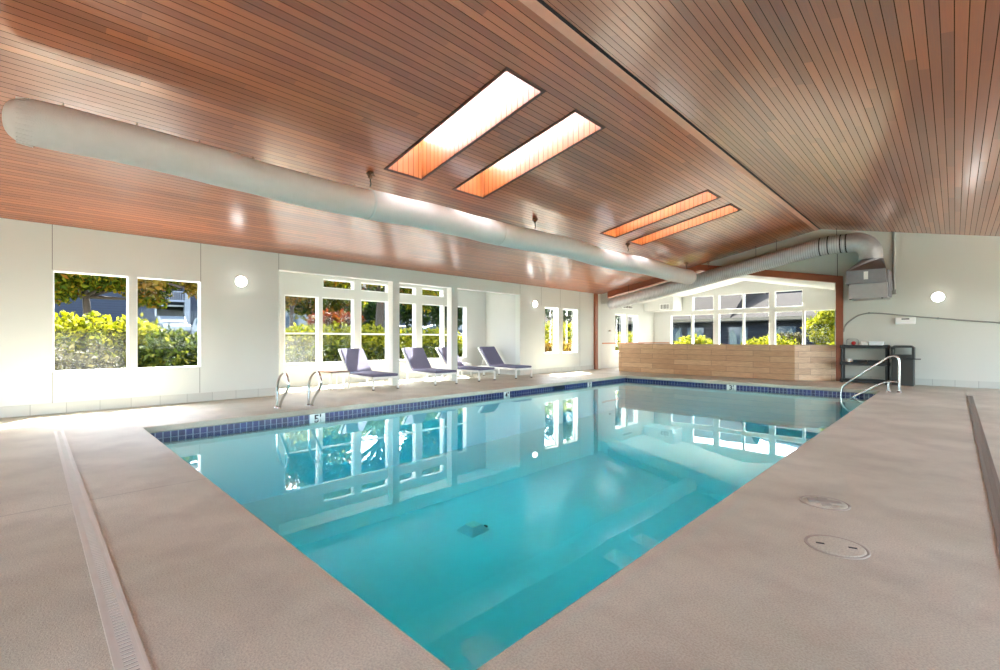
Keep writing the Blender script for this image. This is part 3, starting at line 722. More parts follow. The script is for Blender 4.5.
MB().tube([(-1.05,HY_,0),(-1.05,HY_,.22)], .022, 12).build('post', M['steel'], hr)
for x in (-.868,-1.05): MB().lathe([(.048,0),(.045,.012),(.028,.02)], c=(x,HY_,0), n=16).build('escutcheon', M['steel'], hr)

# ------------------------------------------------------------------ sun loungers (front edge at the origin, head towards -x)
def cushion(mb, L, W, T, M4, seams=3):
    mb.box(0, L, -W/2, W/2, 0, T, bev=.02, M=M4)
def make_lounger():
    r = thing('sun_lounger', '', 'sun lounger', (0,0,0), 0, 'row of sun loungers in the bay')
    W = .66; H = .30; Lf = 1.32; Lt = 1.86
    f = MB(); s = .018
    f.box(-Lt, 0, -W/2, -W/2+.036, H-.045, H); f.box(-Lt, 0, W/2-.036, W/2, H-.045, H)
    f.box(-.036, 0, -W/2, W/2, H-.045, H); f.box(-Lt, -Lt+.036, -W/2, W/2, H-.045, H)
    f.build('frame', M['frame'], r, False)
    f = MB()
    for k in range(8): x = -.12-k*.16; f.box(x-.03, x+.03, -W/2+.03, W/2-.03, H-.02, H-.005)
    f.build('slats', M['frame'], r, False)
    for x, y in ((-.018,-1),(-.018,1),(-Lt+.3,-1),(-Lt+.3,1)):
        lg = MB().box(x-.018, x+.018, y*(W/2-.018)-.018, y*(W/2-.018)+.018, .022, H-.02).build('leg', M['frame'], r, False)
        MB().box(x-.02, x+.02, y*(W/2-.018)-.02, y*(W/2-.018)+.02, 0, .024).build('foot', M['foot'], lg, False)
    c = MB(); c.box(-Lf+.02, -.005, -W/2+.015, W/2-.015, H, H+.06, bev=.02)
    c.build('seat_cushion', M['cushion'], r, False)
    ang = math.radians(47)
    R = Matrix.Translation((-Lf, 0, H+.01)) @ Matrix.Rotation(-(PI-ang)+PI, 4, 'Y')
    R = Matrix.Translation((-Lf, 0, H+.01)) @ Matrix.Rotation(ang, 4, 'Y')
    Lb = .80
    b = MB(); b.box(-Lb, 0, -W/2, -W/2+.034, -.02, .02, M=R); b.box(-Lb, 0, W/2-.034, W/2, -.02, .02, M=R); b.box(-Lb, -Lb+.034, -W/2, W/2, -.02, .02, M=R)
    for k in range(5): x = -.1-k*.15; b.box(x-.03, x+.03, -W/2+.03, W/2-.03, -.012, .0, M=R)
    bk = b.build('backrest', M['frame'], r, False)
    c = MB(); c.box(-Lb+.03, .01, -W/2+.03, W/2-.03, .02, .08, bev=.02, M=R); c.build('back_cushion', M['cushion'], bk, False)
    for y in (-1, 1): MB().tube([(-Lf-.24, y*(W/2-.05), H+.34), (-Lf-.42, y*(W/2-.05), H-.02)], .01, 8).build('prop', M['frame'], r, False)
    return r
L0 = make_lounger()
spots = [(-9.30, 5.73, -.05, 'sun lounger with half sunlit back beside the small wooden table'), (-9.21, 7.42, -.13, 'sun lounger standing between the two grey bay posts'),
         (-9.27, 8.92, .03, 'sun lounger half hidden by the far bay post'), (-9.15, 10.33, -.10, 'dark backed sun lounger against the white side wall of the bay')]
for i, (x, y, a, lab) in enumerate(spots):
    o = L0 if i == 0 else copy_tree(L0)
    o.location = (x, y, 0); o.rotation_euler = (0, 0, a); o['label'] = lab
def side_table(x, y, rz, w, l, h, label, top):
    t_ = thing('side_table', label, 'side table', (x, y, 0), rz, 'low side tables')
    mb = MB()
    for k in range(5): a = -w/2 + k*w/5; mb.box(a+.004, a+w/5-.004, -l/2, l/2, h-.025, h)
    mb.build('table_top', top, t_, False)
    mb = MB(); q = .022
    mb.box(-w/2, w/2, -l/2, -l/2+q, h-.06, h-.026); mb.box(-w/2, w/2, l/2-q, l/2, h-.06, h-.026); mb.box(-w/2, -w/2+q, -l/2, l/2, h-.06, h-.026); mb.box(w/2-q, w/2, -l/2, l/2, h-.06, h-.026)
    mb.build('apron', M['frame'], t_, False)
    for sx in (-1,1):
        for sy in (-1,1): MB().box(sx*(w/2-.012)-.012, sx*(w/2-.012)+.012, sy*(l/2-.012)-.012, sy*(l/2-.012)+.012, 0, h-.026).build('leg', M['frame'], t_, False)
side_table(-10.42, 5.02, .15, .5, .5, .41, 'low table with a teak top beside the nearest lounger', M['wood'])
side_table(-11.15, 9.62, 0, .42, .42, .4, 'small white table behind the far bay post', M['frame'])

# ------------------------------------------------------------------ shelf, its contents and the bin
SHX0, SHX1, SHY0, SHY1 = -2.21, -1.2, 15.27, 15.68
sh = thing('storage_shelf', 'black plastic three tier shelf against the far wall beside the post', 'shelf', ((SHX0+SHX1)/2, (SHY0+SHY1)/2, 0))
for z0, z1 in ((.02,.1),(.47,.55),(.92,1.0)):
    mb = MB(); mb.box(SHX0, SHX1, SHY0, SHY1, z1-.03, z1, bev=.006)
    mb.box(SHX0, SHX1, SHY0, SHY0+.025, z0, z1-.02); mb.box(SHX0, SHX1, SHY1-.025, SHY1, z0, z1-.02); mb.box(SHX0, SHX0+.025, SHY0, SHY1, z0, z1-.02); mb.box(SHX1-.025, SHX1, SHY0, SHY1, z0, z1-.02)
    mb.build('tier', M['black'], sh)
for x in (SHX0+.04, SHX1-.04):
    for y in (SHY0+.04, SHY1-.04): MB().lathe([(.032,0),(.03,.02),(.028,.96),(.034,1.0),(.03,1.012)], c=(x,y,0), n=14).build('post', M['black'], sh)
# things on the shelf
wb = thing('wire_caddy', 'small grey wire caddy on the shelf top', 'caddy', (-1.93, 15.42, 1.0))
mb = MB()
for y in (15.36,15.48): mb.tube([(-2.08,y,1.004),(-2.08,y,1.13),(-2.04,y,1.165),(-1.87,y,1.165),(-1.83,y,1.13),(-1.83,y,1.004)], .007, 6)
mb.build('hoop', M['graymetal'], wb)
mb = MB()
for x in (-2.08,-1.83): mb.tube([(x,15.36,1.006),(x,15.48,1.006)], .007, 6)
mb.build('runner', M['graymetal'], wb)
bl = thing('red_ball', 'small red ball under the wire caddy on the shelf top', 'ball', (-1.93, 15.42, 1.0))
MB().lathe([(.002,.001),(.03,.01),(.05,.04),(.052,.055),(.046,.08),(.028,.1),(.002,.108)], c=(-1.93,15.42,1.0), n=16).build('ball', M['red'], bl)
MB().lathe([(.01,.105),(.014,.112),(.004,.116)], c=(-1.93,15.42,1.0), n=8).build('valve', M['whiteplastic'], bl)
tw = thing('folded_towel', 'heap of white cloth in the middle of the shelf top', 'towel', (-1.7, 15.43, 1.0))
mb = MB()
for k, (dx, w, z) in enumerate(((0,.09,.0),(.006,.08,.035),(-.006,.06,.068))): mb.box(-1.70+dx-w, -1.70+dx+w, 15.34, 15.52, 1.0+z, 1.036+z, bev=.016)
mb.build('cloth', plain('white towelling', rgb(226,224,216), .9, bump=.3), tw)
MB().box(-1.77,-1.755,15.336,15.345,1.0,1.075).build('hem', M['grate'], tw)
bx = thing('white_box', 'flat white box at the right end of the shelf top', 'box', (-1.45, 15.43, 1.0))
MB().box(-1.6,-1.31,15.33,15.53,1.0,1.07,bev=.006).build('body', M['whiteplastic'], bx)
MB().box(-1.605,-1.305,15.325,15.535,1.072,1.098,bev=.006).build('lid', M['trim'], bx)
mid = .55
cn = thing('white_cup', 'small white tub on the left of the middle shelf', 'tub', (-2.02, 15.4, mid))
MB().lathe([(.045,0),(.055,.07),(.05,.07),(.042,.01)], c=(-2.02,15.4,mid), n=16).build('cup', M['whiteplastic'], cn)
MB().lathe([(.058,.07),(.058,.082),(.01,.086)], c=(-2.02,15.4,mid), n=16).build('lid', M['trim'], cn)
for i, (x0, x1, lab) in enumerate(((-1.93,-1.66,'dark flat tray left of the pair on the middle shelf'),(-1.62,-1.3,'dark flat tray right of the pair on the middle shelf'))):
    tr_ = thing('flat_tray', lab, 'tray', ((x0+x1)/2, 15.45, mid), 0, 'dark trays on the middle shelf')
    mb = MB(); mb.box(x0,x1,15.34,15.58,mid,mid+.015); mb.box(x0,x0+.015,15.34,15.58,mid,mid+.06); mb.box(x1-.015,x1,15.34,15.58,mid,mid+.06); mb.box(x0,x1,15.34,15.355,mid,mid+.05); mb.box(x0,x1,15.565,15.58,mid,mid+.06)
    mb.build('tray', M['black'], tr_)
    mb = MB(); mb.box(x0+.03,x1-.04,15.38,15.54,mid+.016,mid+.05,bev=.01); mb.build('contents', M['blackgreen'], tr_)
bn = thing('waste_bin', 'tall dark plastic waste bin with an open hood right of the shelf', 'bin', (-.92, 15.4, 0))
x0, x1, y0, y1 = -1.15, -.71, 15.18, 15.62
mb = MB(); mb.box(x0+.01, x1-.01, y0+.01, y1-.01, 0, .66, bev=.015); mb.build('body', M['blackgreen'], bn)
mb = MB(); mb.box(x0, x0+.05, y0, y1, .67, .95, bev=.008); mb.box(x1-.05, x1, y0, y1, .67, .95, bev=.008); mb.box(x0+.05, x1-.05, y0, y1, .67, .77, bev=.008)
mb.prism([(x0-.005,.945),(x1+.005,.945),(x1-.06,1.0),(x0+.06,1.0)], 'y', y0-.005, y1+.005); mb.build('hood', M['blackgreen'], bn)
MB().box(x0-.01, x1+.12, y0-.03, y0+.01, .66, .685, bev=.005).build('flap', M['black'], bn)

# ------------------------------------------------------------------ outside
def grd(mb, x0,x1,y0,y1,z=-.14): mb.box(x0,x1,y0,y1,z-.1,z)
mb = MB(); LX, FYg = -14.8, 23.5
grd(mb, LX, AX-.25, -9, FYg); grd(mb, AX-.25, SX0-.2, -9, AY0-.25); grd(mb, AX-.25, SX0-.2, AY1+.25, FYg); grd(mb, SX0-.2, 16, SYB+.2, FYg); grd(mb, XR+.2, 16, -9, SYB+.2); grd(mb, SX0-.2, XR+.2, -9, YN-.2)
t = NT('added pale bounce ground'); p = t.pos(); nz = t.noise(p, .5, 5)
t.bsdf(Base_Color=t.mixc(nz, rgb(160,158,148), rgb(186,182,172)), Roughness=.9)
struct(mb.build('ground', t.m), 'added pale bounce ground round the building')  # pale ground added to bounce sunlight in through the windows
def terr(x): return -.14 if x > -20 else min(-.14+(-20-x)*.07, 1.54)
mb = MB(); grd(mb, -20, LX, -50, 70); grd(mb, LX, 16, FYg, 70); grd(mb, LX, 16, -50, -9); grd(mb, 16, 60, -50, 70)
mb.prism([(-20,-.3),(-20,-.14),(-44,1.54),(-90,1.54),(-90,-.3)], 'y', -50, 90)
t = NT('lawn'); p = t.pos(); nz = t.noise(p, 9, 6)
t.bsdf(Base_Color=t.mixc(nz, (.012,.02,.004,1), (.03,.04,.008,1)), Roughness=.95, Specular_IOR_Level=.1)
struct(mb.build('lawn_ground', t.m), 'green lawn beyond the pale ground')

LF = {
 'hedge': mat_leaf('yellow green hedge leaf', [(0,rgb(104,118,10)),(.35,rgb(176,180,14)),(.7,rgb(232,220,30)),(1,rgb(255,246,90))]),
 'dark': mat_leaf('dark shrub leaf', [(0,rgb(40,56,16)),(.5,rgb(84,102,28)),(.85,rgb(130,140,40)),(1,rgb(196,190,70))]),
 'olive': mat_leaf('dull olive twig', [(0,rgb(70,66,40)),(.5,rgb(112,104,62)),(1,rgb(160,150,96))], .3),
 'tree': mat_leaf('bright tree leaf', [(0,rgb(52,84,18)),(.4,rgb(140,156,24)),(.75,rgb(220,204,40)),(1,rgb(236,150,40))], .55),
 'orange': mat_leaf('amber tree leaf', [(0,rgb(92,90,22)),(.35,rgb(176,150,34)),(.7,rgb(214,150,40)),(1,rgb(226,190,70))], .5),
 'red': mat_leaf('red maple leaf', [(0,rgb(86,60,20)),(.35,rgb(150,60,26)),(.75,rgb(186,88,40)),(1,rgb(126,128,30))], .45),
 'deep': mat_leaf('deep green leaf', [(0,rgb(22,44,18)),(.6,rgb(50,84,34)),(1,rgb(112,136,52))], .4),
}
M['bark'] = plain('brown bark', rgb(52,42,34), .9, bump=.8, bscale=14, var=.2)
M['twig'] = plain('dark twigs', rgb(34,32,18), .9)
def leaf_cloud(name, blobs, n, size, mt, parent=None, shell=.55, extra=None, droop=0.0):
    """blobs: (cx,cy,cz, rx,ry,rz); n leaves in all; each leaf a folded pair of triangles"""
    vol = np.array([b[3]*b[4]+b[4]*b[5]+b[3]*b[5] for b in blobs]); cnt = np.maximum((n*vol/vol.sum()).astype(int), 10)
    V, Fc = [], []
    base = 0
    for b, k in zip(blobs, cnt):
        d_ = RNG.normal(size=(k,3)); d_ /= np.linalg.norm(d_, axis=1)[:,None]
        r_ = (shell + (1.06-shell)*RNG.random(k))[:,None]
        c = np.array(b[:3]) + d_*r_*np.array(b[3:]) + RNG.normal(size=(k,3))*size*.5
        a = RNG.normal(size=(k,3)) + d_*.5; a[:,2] -= droop; a /= np.linalg.norm(a, axis=1)[:,None]
        u = np.cross(a, RNG.normal(size=(k,3))); u /= np.linalg.norm(u, axis=1)[:,None]+1e-9
        w = np.cross(a, u)
        s = (size*(.6+.8*RNG.random(k)))[:,None]
        p = np.stack([c - a*s, c + u*s*.5 + w*s*.12, c + a*s, c - u*s*.5 + w*s*.12], axis=1)
        V.append(p.reshape(-1,3)); idx = base + np.arange(k)[:,None]*4
        Fc.append(np.concatenate([idx+[0,1,2], idx+[0,2,3]], axis=1).reshape(-1,3)); base += 4*k
    V = np.concatenate(V); Fc = np.concatenate(Fc)
    me = bpy.data.meshes.new(name); off = np.array(wloc(parent)) if parent is not None else np.zeros(3)
    me.from_pydata((V-off).tolist(), [], Fc.tolist()); me.materials.append(mt); me.update()
    o = bpy.data.objects.new(name, me); COL.objects.link(o)
    if parent is not None: o.parent = parent
    return o
def hedge(name, blobs, n, size, mt, label, cat='hedge', group=None, stems=True):
    x, y = np.mean([b[0] for b in blobs]), np.mean([b[1] for b in blobs])
    h = thing(name, label, cat, (float(x), float(y), -.14), 0, group)
    leaf_cloud('foliage', blobs, n, size, mt, h)
    mb = MB()
    for b in blobs:
        for k in range(3):
            a = random.random()*6.28; q = .5*random.random()
            mb.tube([(b[0]+.1*math.cos(a), b[1]+.1*math.sin(a), -.14), (b[0]+q*b[3]*math.cos(a), b[1]+q*b[4]*math.sin(a), b[2]+b[5]*.5)], [.025,.01], 5)
    mb.build('stems', M['twig'], h)
    return h
def row(x, ya, yb, step, zc, rx, ry, rz, jit=.08):
    return [(x+random.uniform(-jit,jit)*2, y+random.uniform(-jit,jit), zc+random.uniform(-jit,jit), rx, ry, rz) for y in np.arange(ya, yb, step)]
hedge('leafy_hedge', row(-13.0, -.6, 1.7, .55, .9, .6, .5, .85)+row(-13.0, 1.8, 2.3, .5, .75, .6, .45, .72), 14000, .068, LF['hedge'], 'bright yellow green hedge outside the two near windows')
hedge('twiggy_shrub', row(-11.9, -.1, 1.4, .5, .35, .4, .42, .62), 2600, .06, LF['olive'], 'dull olive twiggy growth at the bottom of the nearest window', 'shrub')
hedge('round_shrub', [(-12.35,2.15,.45,.7,.62,.95),(-12.35,2.75,.4,.6,.5,.9)], 6000, .06, LF['dark'], 'dark green rounded shrub in the second near window', 'shrub')
hedge('clipped_hedge', row(-14.2, 4.0, 11.8, .6, .78, .7, .55, .82), 24000, .07, LF['hedge'], 'long yellow green hedge outside the lounger bay')
hedge('low_hedge', row(-13.3, 4.2, 12.2, .55, .2, .5, .5, .82, .1), 12000, .07, LF['dark'], 'darker green hedge foot outside the lounger bay')
hedge('amber_shrub', row(-12.2, 15.2, 17.2, .6, .55, .5, .5, .55), 3500, .08, LF['orange'], 'amber flowering shrub low in the narrow window pair', 'shrub')
hedge('lime_shrub', row(-13.4, 16.5, 19.5, .7, 1.2, .6, .6, .8)+row(-13.0,21,25,.7,.8,.6,.6,.7), 5500, .09, LF['hedge'], 'lime green shrub outside the narrow windows', 'shrub')
hedge('garden_hedge', [(x, 22.6+random.uniform(-.2,.2), .35+.3*math.sin(x*1.9)+random.uniform(-.05,.1), .55, .5, .72) for x in np.arange(-9.6, -1.6, .5)], 12000, .075, LF['hedge'], 'yellow green shrubs behind the large gable windows', 'shrub')
hedge('red_flowers', [(-8.5,22.0,.75,.25,.25,.16),(-6.55,22.0,.78,.25,.25,.16),(-7.6,22.0,.78,.3,.2,.12)], 500, .06, LF['red'], 'patch of red flowers at the sill of the gable windows', 'flowers')
def tree(name, x, y, trunk, blobs, n, size, mt, label, lean=(0,0), th=.16):
    t_ = thing(name, label, 'tree', (x, y, terr(x)))
    top = Vector((x+lean[0], y+lean[1], trunk))
    mb = MB(); P = [(x,y,terr(x)-.05),(x+lean[0]*.3,y+lean[1]*.2,trunk*.4),tuple(top)]
    mb.tube(smooth(P,2), [th*(1.15-.4*i/10) for i in range(len(smooth(P,2)))], 10)
    mb.build('trunk', M['bark'], t_)
    mb = MB()
    for b in blobs:
        m_ = top.lerp(Vector(b[:3]), .5)+Vector((0,0,-.1)); mb.tube(smooth([tuple(top-Vector((0,0,.15))), tuple(m_), b[:3]],1), [th*.6,th*.5,th*.4,th*.3,th*.25,th*.18][:len(smooth([tuple(top),tuple(m_),b[:3]],1))], 7)
    mb.build('branches', M['bark'], t_)
    leaf_cloud('crown', blobs, n, size, mt, t_, .3, droop=.2)
    return t_
tree('spreading_tree', -16.6, 1.15, 2.45, [(-16.5,-.3,3.2,1.3,1.0,.75),(-16.4,1.2,3.6,1.2,1.0,.8),(-15.9,2.2,2.75,.9,.7,.5),(-15.9,.35,2.35,.7,.55,.3),(-15.9,-.8,2.5,1,.7,.5),(-15.8,2.75,3.2,.8,.5,.6),(-15.7,1.55,2.75,.5,.5,.35),(-15.7,2.3,2.25,.5,.4,.22),(-15.9,1.0,2.75,.8,.7,.3),(-15.8,-.3,2.9,.8,.7,.4)], 19000, .075, LF['tree'], 'spreading yellow green tree with a forked trunk in the nearest window', (.1,-.12), .1)
tree('amber_tree', -15.2, 4.4, 2.5, [(-15.2,2.2,2.75,.6,.32,.38),(-15.0,3.3,3.15,.9,.7,.3),(-15.1,3.25,2.75,.5,.28,.4),(-15.1,4.9,3.0,.8,.8,.7)], 4200, .10, LF['orange'], 'amber leaved branches at the top right of the second near window', (0,0), .1)
tree('bare_tree', -17.5, 6.75, 2.4, [(-17.3,6.4,3.1,.8,.7,.7),(-17.6,7.3,3.4,.9,.8,.7)], 2600, .09, LF['orange'], 'thin amber tree in the leftmost bay window', (0,.05), .09)
tree('red_maple', -19.5, 9.5, 1.7, [(-19.5,9.1,2.0,.8,.75,.3),(-19.4,10.1,2.1,.7,.65,.25)], 1300, .11, LF['red'], 'red leaved maple outside the lounger bay', (0,0), .1)
tree('shade_tree', -17.0, 10.1, 2.9, [(-16.8,9.0,4.0,1.4,1.2,.9),(-16.8,10.7,4.1,1.4,1.2,.9),(-16.6,7.7,3.95,1.2,.9,.75),(-17,9.4,5.6,1.6,1.5,1.1),(-17,12.0,5.4,1.6,1.5,1.1)], 13000, .11, LF['tree'], 'thick trunked tree behind the first bay post', (.05,.1), .2)  # highest crown blobs added to block bright sky in the pool reflection
tree('leaning_tree', -15.8, 10.75, 2.6, [(-15.8,11.3,3.1,.9,.7,.8),(-15.7,10.9,3.7,1.1,.9,.7)], 4200, .10, LF['tree'], 'slim leaning tree just right of the thick trunk', (.1,.5), .13)
tree('weeping_tree', -18.2, 14.8, 3.0, [(-18.0,14.4,3.2,1.2,1.2,1.3),(-18.0,15.6,3.6,1.3,1.0,1.2),(-17.8,13.4,4.2,1.2,1.1,.9)], 9500, .10, LF['deep'], 'deep green drooping tree between the bay posts', (0,0), .16)
tree('evergreen_tree', -15.5, 21.5, 2.4, [(-15.5,20.4,3.2,1.2,1.2,1.0),(-15.5,22.3,3.0,1.2,1.3,1.2),(-15.3,24.5,3.0,1.2,1.2,1.1)], 7000, .10, LF['deep'], 'dark green tree filling the top of the narrow windows', (0,0), .14)
tree('yellow_tree', -3.9, 24.2, 1.3, [(-4.25,24.2,1.75,.55,.45,.4),(-3.75,24.2,2.15,.6,.5,.4),(-4.0,24.0,1.3,.6,.45,.4)], 3600, .085, LF['hedge'], 'golden leaved small tree at the right end of the gable windows', (0,0), .06)
tree('arching_shrub', -5.35, 23.6, 1.0, [(-5.6,23.6,1.15,.4,.35,.3),(-5.1,23.6,1.2,.45,.35,.28)], 1300, .06, LF['olive'], 'greyish weeping shrub in front of the navy house wall', (0,0), .035)

tree('lime_tree', -23.0, 10.8, 2.6, [(-22.8,9.6,3.0,1.2,1.1,.8),(-22.8,11.4,3.3,1.3,1.2,.9),(-22.6,10.6,4.1,1.3,1.3,.8)], 6000, .13, LF['tree'], 'lime green tree behind the red maple', (0,0), .14)
tree('far_tree', -24.5, 15.6, 2.6, [(-24.3,14.4,2.9,1.3,1.4,1.2),(-24.3,17.0,3.4,1.4,1.6,1.4),(-24.2,19.6,3.2,1.4,1.5,1.3)], 9000, .14, LF['deep'], 'broad dark tree far behind the parked blue car', (0,0), .16)
tree('olive_tree', -22.0, 7.0, 2.4, [(-22,6.2,2.9,1.1,.9,.9),(-22,7.5,3.3,1.1,1.0,.9),(-21.8,8.4,3.9,1.1,1.0,.8)], 6000, .12, LF['dark'], 'dusky green tree behind the thin amber tree', (0,0), .12)
# houses
def dim(c, k=.17): return tuple(x*k for x in c[:3])+(1,)
SID = mat_siding('blue grey siding', dim(rgb(120,128,150), .1)); SIDW = mat_siding('pale lap siding', dim(rgb(206,210,218))); NAVY = mat_siding('navy siding', dim(rgb(66,70,80)), .2)
M['shadow'] = plain('painted recess shade', rgb(46,44,46), .8); M['roofw'] = plain('pale metal roof', dim(rgb(214,216,220)), .5)  # dark colour stands for shade inside the recesses and under the eaves
SHG = mat_shingle('grey brown shingles', dim(rgb(150,136,126), .04), dim(rgb(178,164,152), .04)); M['fascia'] = plain('cream fascia', dim(rgb(214,184,130), .075), .5)
M['pane_dark'] = plain('dark reflective glass', rgb(40,50,58), .08)
hx = -44.0
ho = thing('apartment_house', 'blue grey apartment house with a balcony and open garage', 'house', (hx, 8, 1.54))
mb = MB(); HB = 1.4
gy0, gy1, gz1 = 6.85, 8.62, 3.75; by0, by1, bz0_, bz1_ = 7.3, 8.5, 4.2, 7.4
cells(mb, (hx-.2, hx), -16, 10.2, HB, 8.4, [(gy0,gy1,HB,gz1),(by0,by1,bz0_,bz1_)], 'x'); mb.box(hx-6, hx-.2, -16, -15.8, HB, 8.4); mb.box(hx-6, hx-.2, 10.0, 10.2, HB, 8.4)
mb.build('wall', SID, ho)
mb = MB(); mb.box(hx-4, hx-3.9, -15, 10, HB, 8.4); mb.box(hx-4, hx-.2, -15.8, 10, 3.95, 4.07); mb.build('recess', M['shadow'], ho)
OT = plain('outdoor white trim', dim(rgb(240,240,238)), .5)
mb = MB(); mb.box(hx, hx+.08, gy0-.12, gy0, HB, gz1+.12); mb.box(hx, hx+.08, gy1, gy1+.12, HB, gz1+.12); mb.box(hx, hx+.08, gy0, gy1, gz1, gz1+.12); mb.build('garage_frame', OT, ho)
bal = MB(); bal.box(hx-.1, hx+.7, by0-.05, by1+.05, 4.1, 4.24); bal.box(hx+.66, hx+.7, by0, by1, 4.86, 4.93)
for y in np.arange(by0, by1+.01, .125): bal.box(hx+.665, hx+.695, y-.02, y+.02, 4.24, 4.88)
bal.build('balcony', plain('blue grey rail paint', dim(rgb(170,176,196)), .6), ho)
mb = MB(); mb.box(hx+.3, hx+.6, by1+.08, by1+.45, HB, 8.4); mb.build('porch_column', SIDW, ho)
mb = MB(); mb.prism([(hx-6.5,10.4),(hx+.9,8.3),(hx+.9,8.45),(hx-6.5,10.6)], 'y', -16.5, 10.8); mb.build('roof', SHG, ho)
wh = thing('white_cottage', 'pale cottage with a white gabled roof seen through the bay', 'house', (-34, 15, .84))
mb = MB(); mb.box(-37, -34, 12.0, 16.6, .7, 3.0); mb.build('wall', SIDW, wh)
mb = MB(); mb.prism([(11.7,2.95),(14.3,3.95),(16.9,2.95),(16.9,3.12),(14.3,4.15),(11.7,3.12)], 'x', -37.3, -33.6); mb.prism([(12.0,3.0),(16.6,3.0),(14.3,3.9)], 'x', -36.9, -34.02); mb.build('roof', M['roofw'], wh)
for y in (12.7, 15.0):
    w_ = MB().box(-34, -33.95, y, y+.9, 1.6, 2.8).build('window', M['pane_dark'], wh); MB().box(-33.95,-33.93,y+.43,y+.47,1.6,2.8).build('mullion', OT, w_)
lb = thing('rental_block', 'long blue grey building far beyond the lounger bay', 'house', (-46, 34, 1.54))
mb = MB(); mb.box(-52, -46, 22, 56, 1.4, 6.6); mb.build('wall', SID, lb)
mb = MB(); mb.prism([(-52.5,6.5),(-49,8.6),(-45.4,6.5),(-45.4,6.7),(-49,8.8),(-52.5,6.7)], 'y', 21.5, 56.5); mb.build('roof', SHG, lb)
for y in np.arange(23, 55, 4):
    w_ = MB().box(-46, -45.95, y, y+1.4, 2.4, 3.8).build('window', M['pane_dark'], lb); MB().box(-45.95,-45.92,y+.67,y+.73,2.4,3.8).build('mullion', OT, w_)
nh = thing('navy_house', 'long navy house with a shingled roof behind the gable windows', 'house', (-6, 28, -.14))
NY = 28.0
mb = MB(); mb.box(-25.5, 5, NY, NY+9, -.14, 2.15); mb.build('wall', NAVY, nh)
mb = MB(); mb.prism([(NY-.55,2.33),(NY+4.6,4.0),(NY+9.6,2.33),(NY+9.6,2.23),(NY+4.6,3.88),(NY-.55,2.22)], 'x', -9.0, 5.5)
mb.prism([(NY-.55,2.33),(NY+4.6,5.3),(NY+9.6,2.33),(NY+9.6,2.23),(NY-.55,2.22)], 'x', -26, -9.0); mb.build('roof', SHG, nh)
mb = MB(); mb.box(-26, 5.5, NY-.6, NY-.55, 2.19, 2.36); mb.build('fascia', M['fascia'], nh)
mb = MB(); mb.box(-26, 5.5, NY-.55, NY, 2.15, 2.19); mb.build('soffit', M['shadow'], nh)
for x in (-12.9, -11.6, -9.2, -6.9):
    w_ = MB().box(x, x+1.0, NY-.04, NY, .7, 1.85).build('window', M['pane_dark'], nh)
    mb = MB(); mb.prism([(x+.05,.72),(x+.42,.72),(x+.42,1.35),(x+.2,1.75),(x+.05,1.5)], 'y', NY-.06, NY-.045); mb.prism([(x+.6,.72),(x+.95,.72),(x+.95,1.2),(x+.8,1.75),(x+.6,1.5)], 'y', NY-.06, NY-.045); mb.build('pane_reflection', plain('pale green curtain', dim(rgb(150,168,160)), .8), w_)  # pale gable shapes painted on the panes as a house reflection
uh = thing('upper_house', 'navy upper storey showing above the shingled roof', 'house', (-7, 37, -.14))
mb = MB(); mb.prism([(-15.5,-.14),(3,-.14),(3,6.2),(-6,6.2),(-15.5,5.2)], 'y', 38.5, 44); mb.build('wall', NAVY, uh)
mb = MB(); mb.prism([(-16,5.2),(-6,6.25),(3.4,6.25),(3.4,6.45),(-6,6.45),(-16,5.4)], 'y', 38.2, 44.3); mb.build('roof', M['roofw'], uh)
# cars
def car(x, y, rz, paint, label, h=1.0):
    c = thing('parked_car', label, 'car', (x, y, terr(x)+.02), rz, 'parked cars')
    prof_ = [(-2.1,.35),(-2.1,.85),(-1.95,1.02*h),(-1.75,1.5*h),(-1.2,1.66*h),(.2,1.66*h),(.95,1.08*h),(1.9,.95*h),(2.1,.75),(2.1,.35)]
    mb = MB(); mb.prism(prof_, 'y', -.85, .85); b = mb.build('body', paint, c, False)
    bv = b.modifiers.new('bevel', 'BEVEL'); bv.width = .08; bv.segments = 2
    for s_ in (-1, 1):
        mb = MB(); mb.prism([(-1.65,1.08*h),(-1.52,1.48*h),(-.55,1.56*h),(-.55,1.08*h)], 'y', s_*.852, s_*.862); mb.prism([(-.45,1.08*h),(-.45,1.56*h),(.15,1.56*h),(.7,1.1*h)], 'y', s_*.852, s_*.862); mb.build('side_window', M['pane_dark'], c, False)
        for wx in (-1.3, 1.3):
            R = Matrix.Rotation(-PI/2*s_, 4, 'X'); wl = MB().lathe([(.33,0),(.34,.1),(.3,.2),(.2,.205)], c=(wx, s_*.68, .34), M=R, n=20).build('wheel', M['black'], c, False)
            MB().lathe([(.2,.2),(.18,.22),(.05,.215)], c=(wx, s_*.68, .34), M=R, n=16).build('hub', M['steel'], wl, False)
    MB().prism([(.32,1.62*h),(.92,1.14*h),(.96,1.15*h),(.36,1.64*h)], 'y', -.74, .74).build('windscreen', M['pane_dark'], c, False)
CW = plain('white car paint', dim(rgb(236,238,242)), .25, var=.02); CB = plain('pale blue car paint', dim(rgb(150,166,196)), .25, var=.02)
car(-41.8, 7.4, 0, CW, 'white car parked before the open garage', .9)
car(-38.5, 10.0, .5, CW, 'white car at the right edge of the second near window')
car(-32.0, 25.2, 1.35, CB, 'pale blue car seen between the bay posts')
car(-28.0, 18.6, 1.2, CW, 'white car partly hidden behind the bay hedge')
pl = thing('garden_lamp', 'thin post lamp standing behind the near hedge', 'lamp post', (-17.2, 2.12, -.14))
MB().tube([(-17.2,2.12,-.14),(-17.2,2.12,1.95)], .03, 8).build('post', M['slot'], pl)
MB().lathe([(.02,1.95),(.1,2.0),(.12,2.1),(.08,2.2),(.01,2.22)], c=(-17.2,2.12,0), n=12).build('globe', M['fascia'], pl)

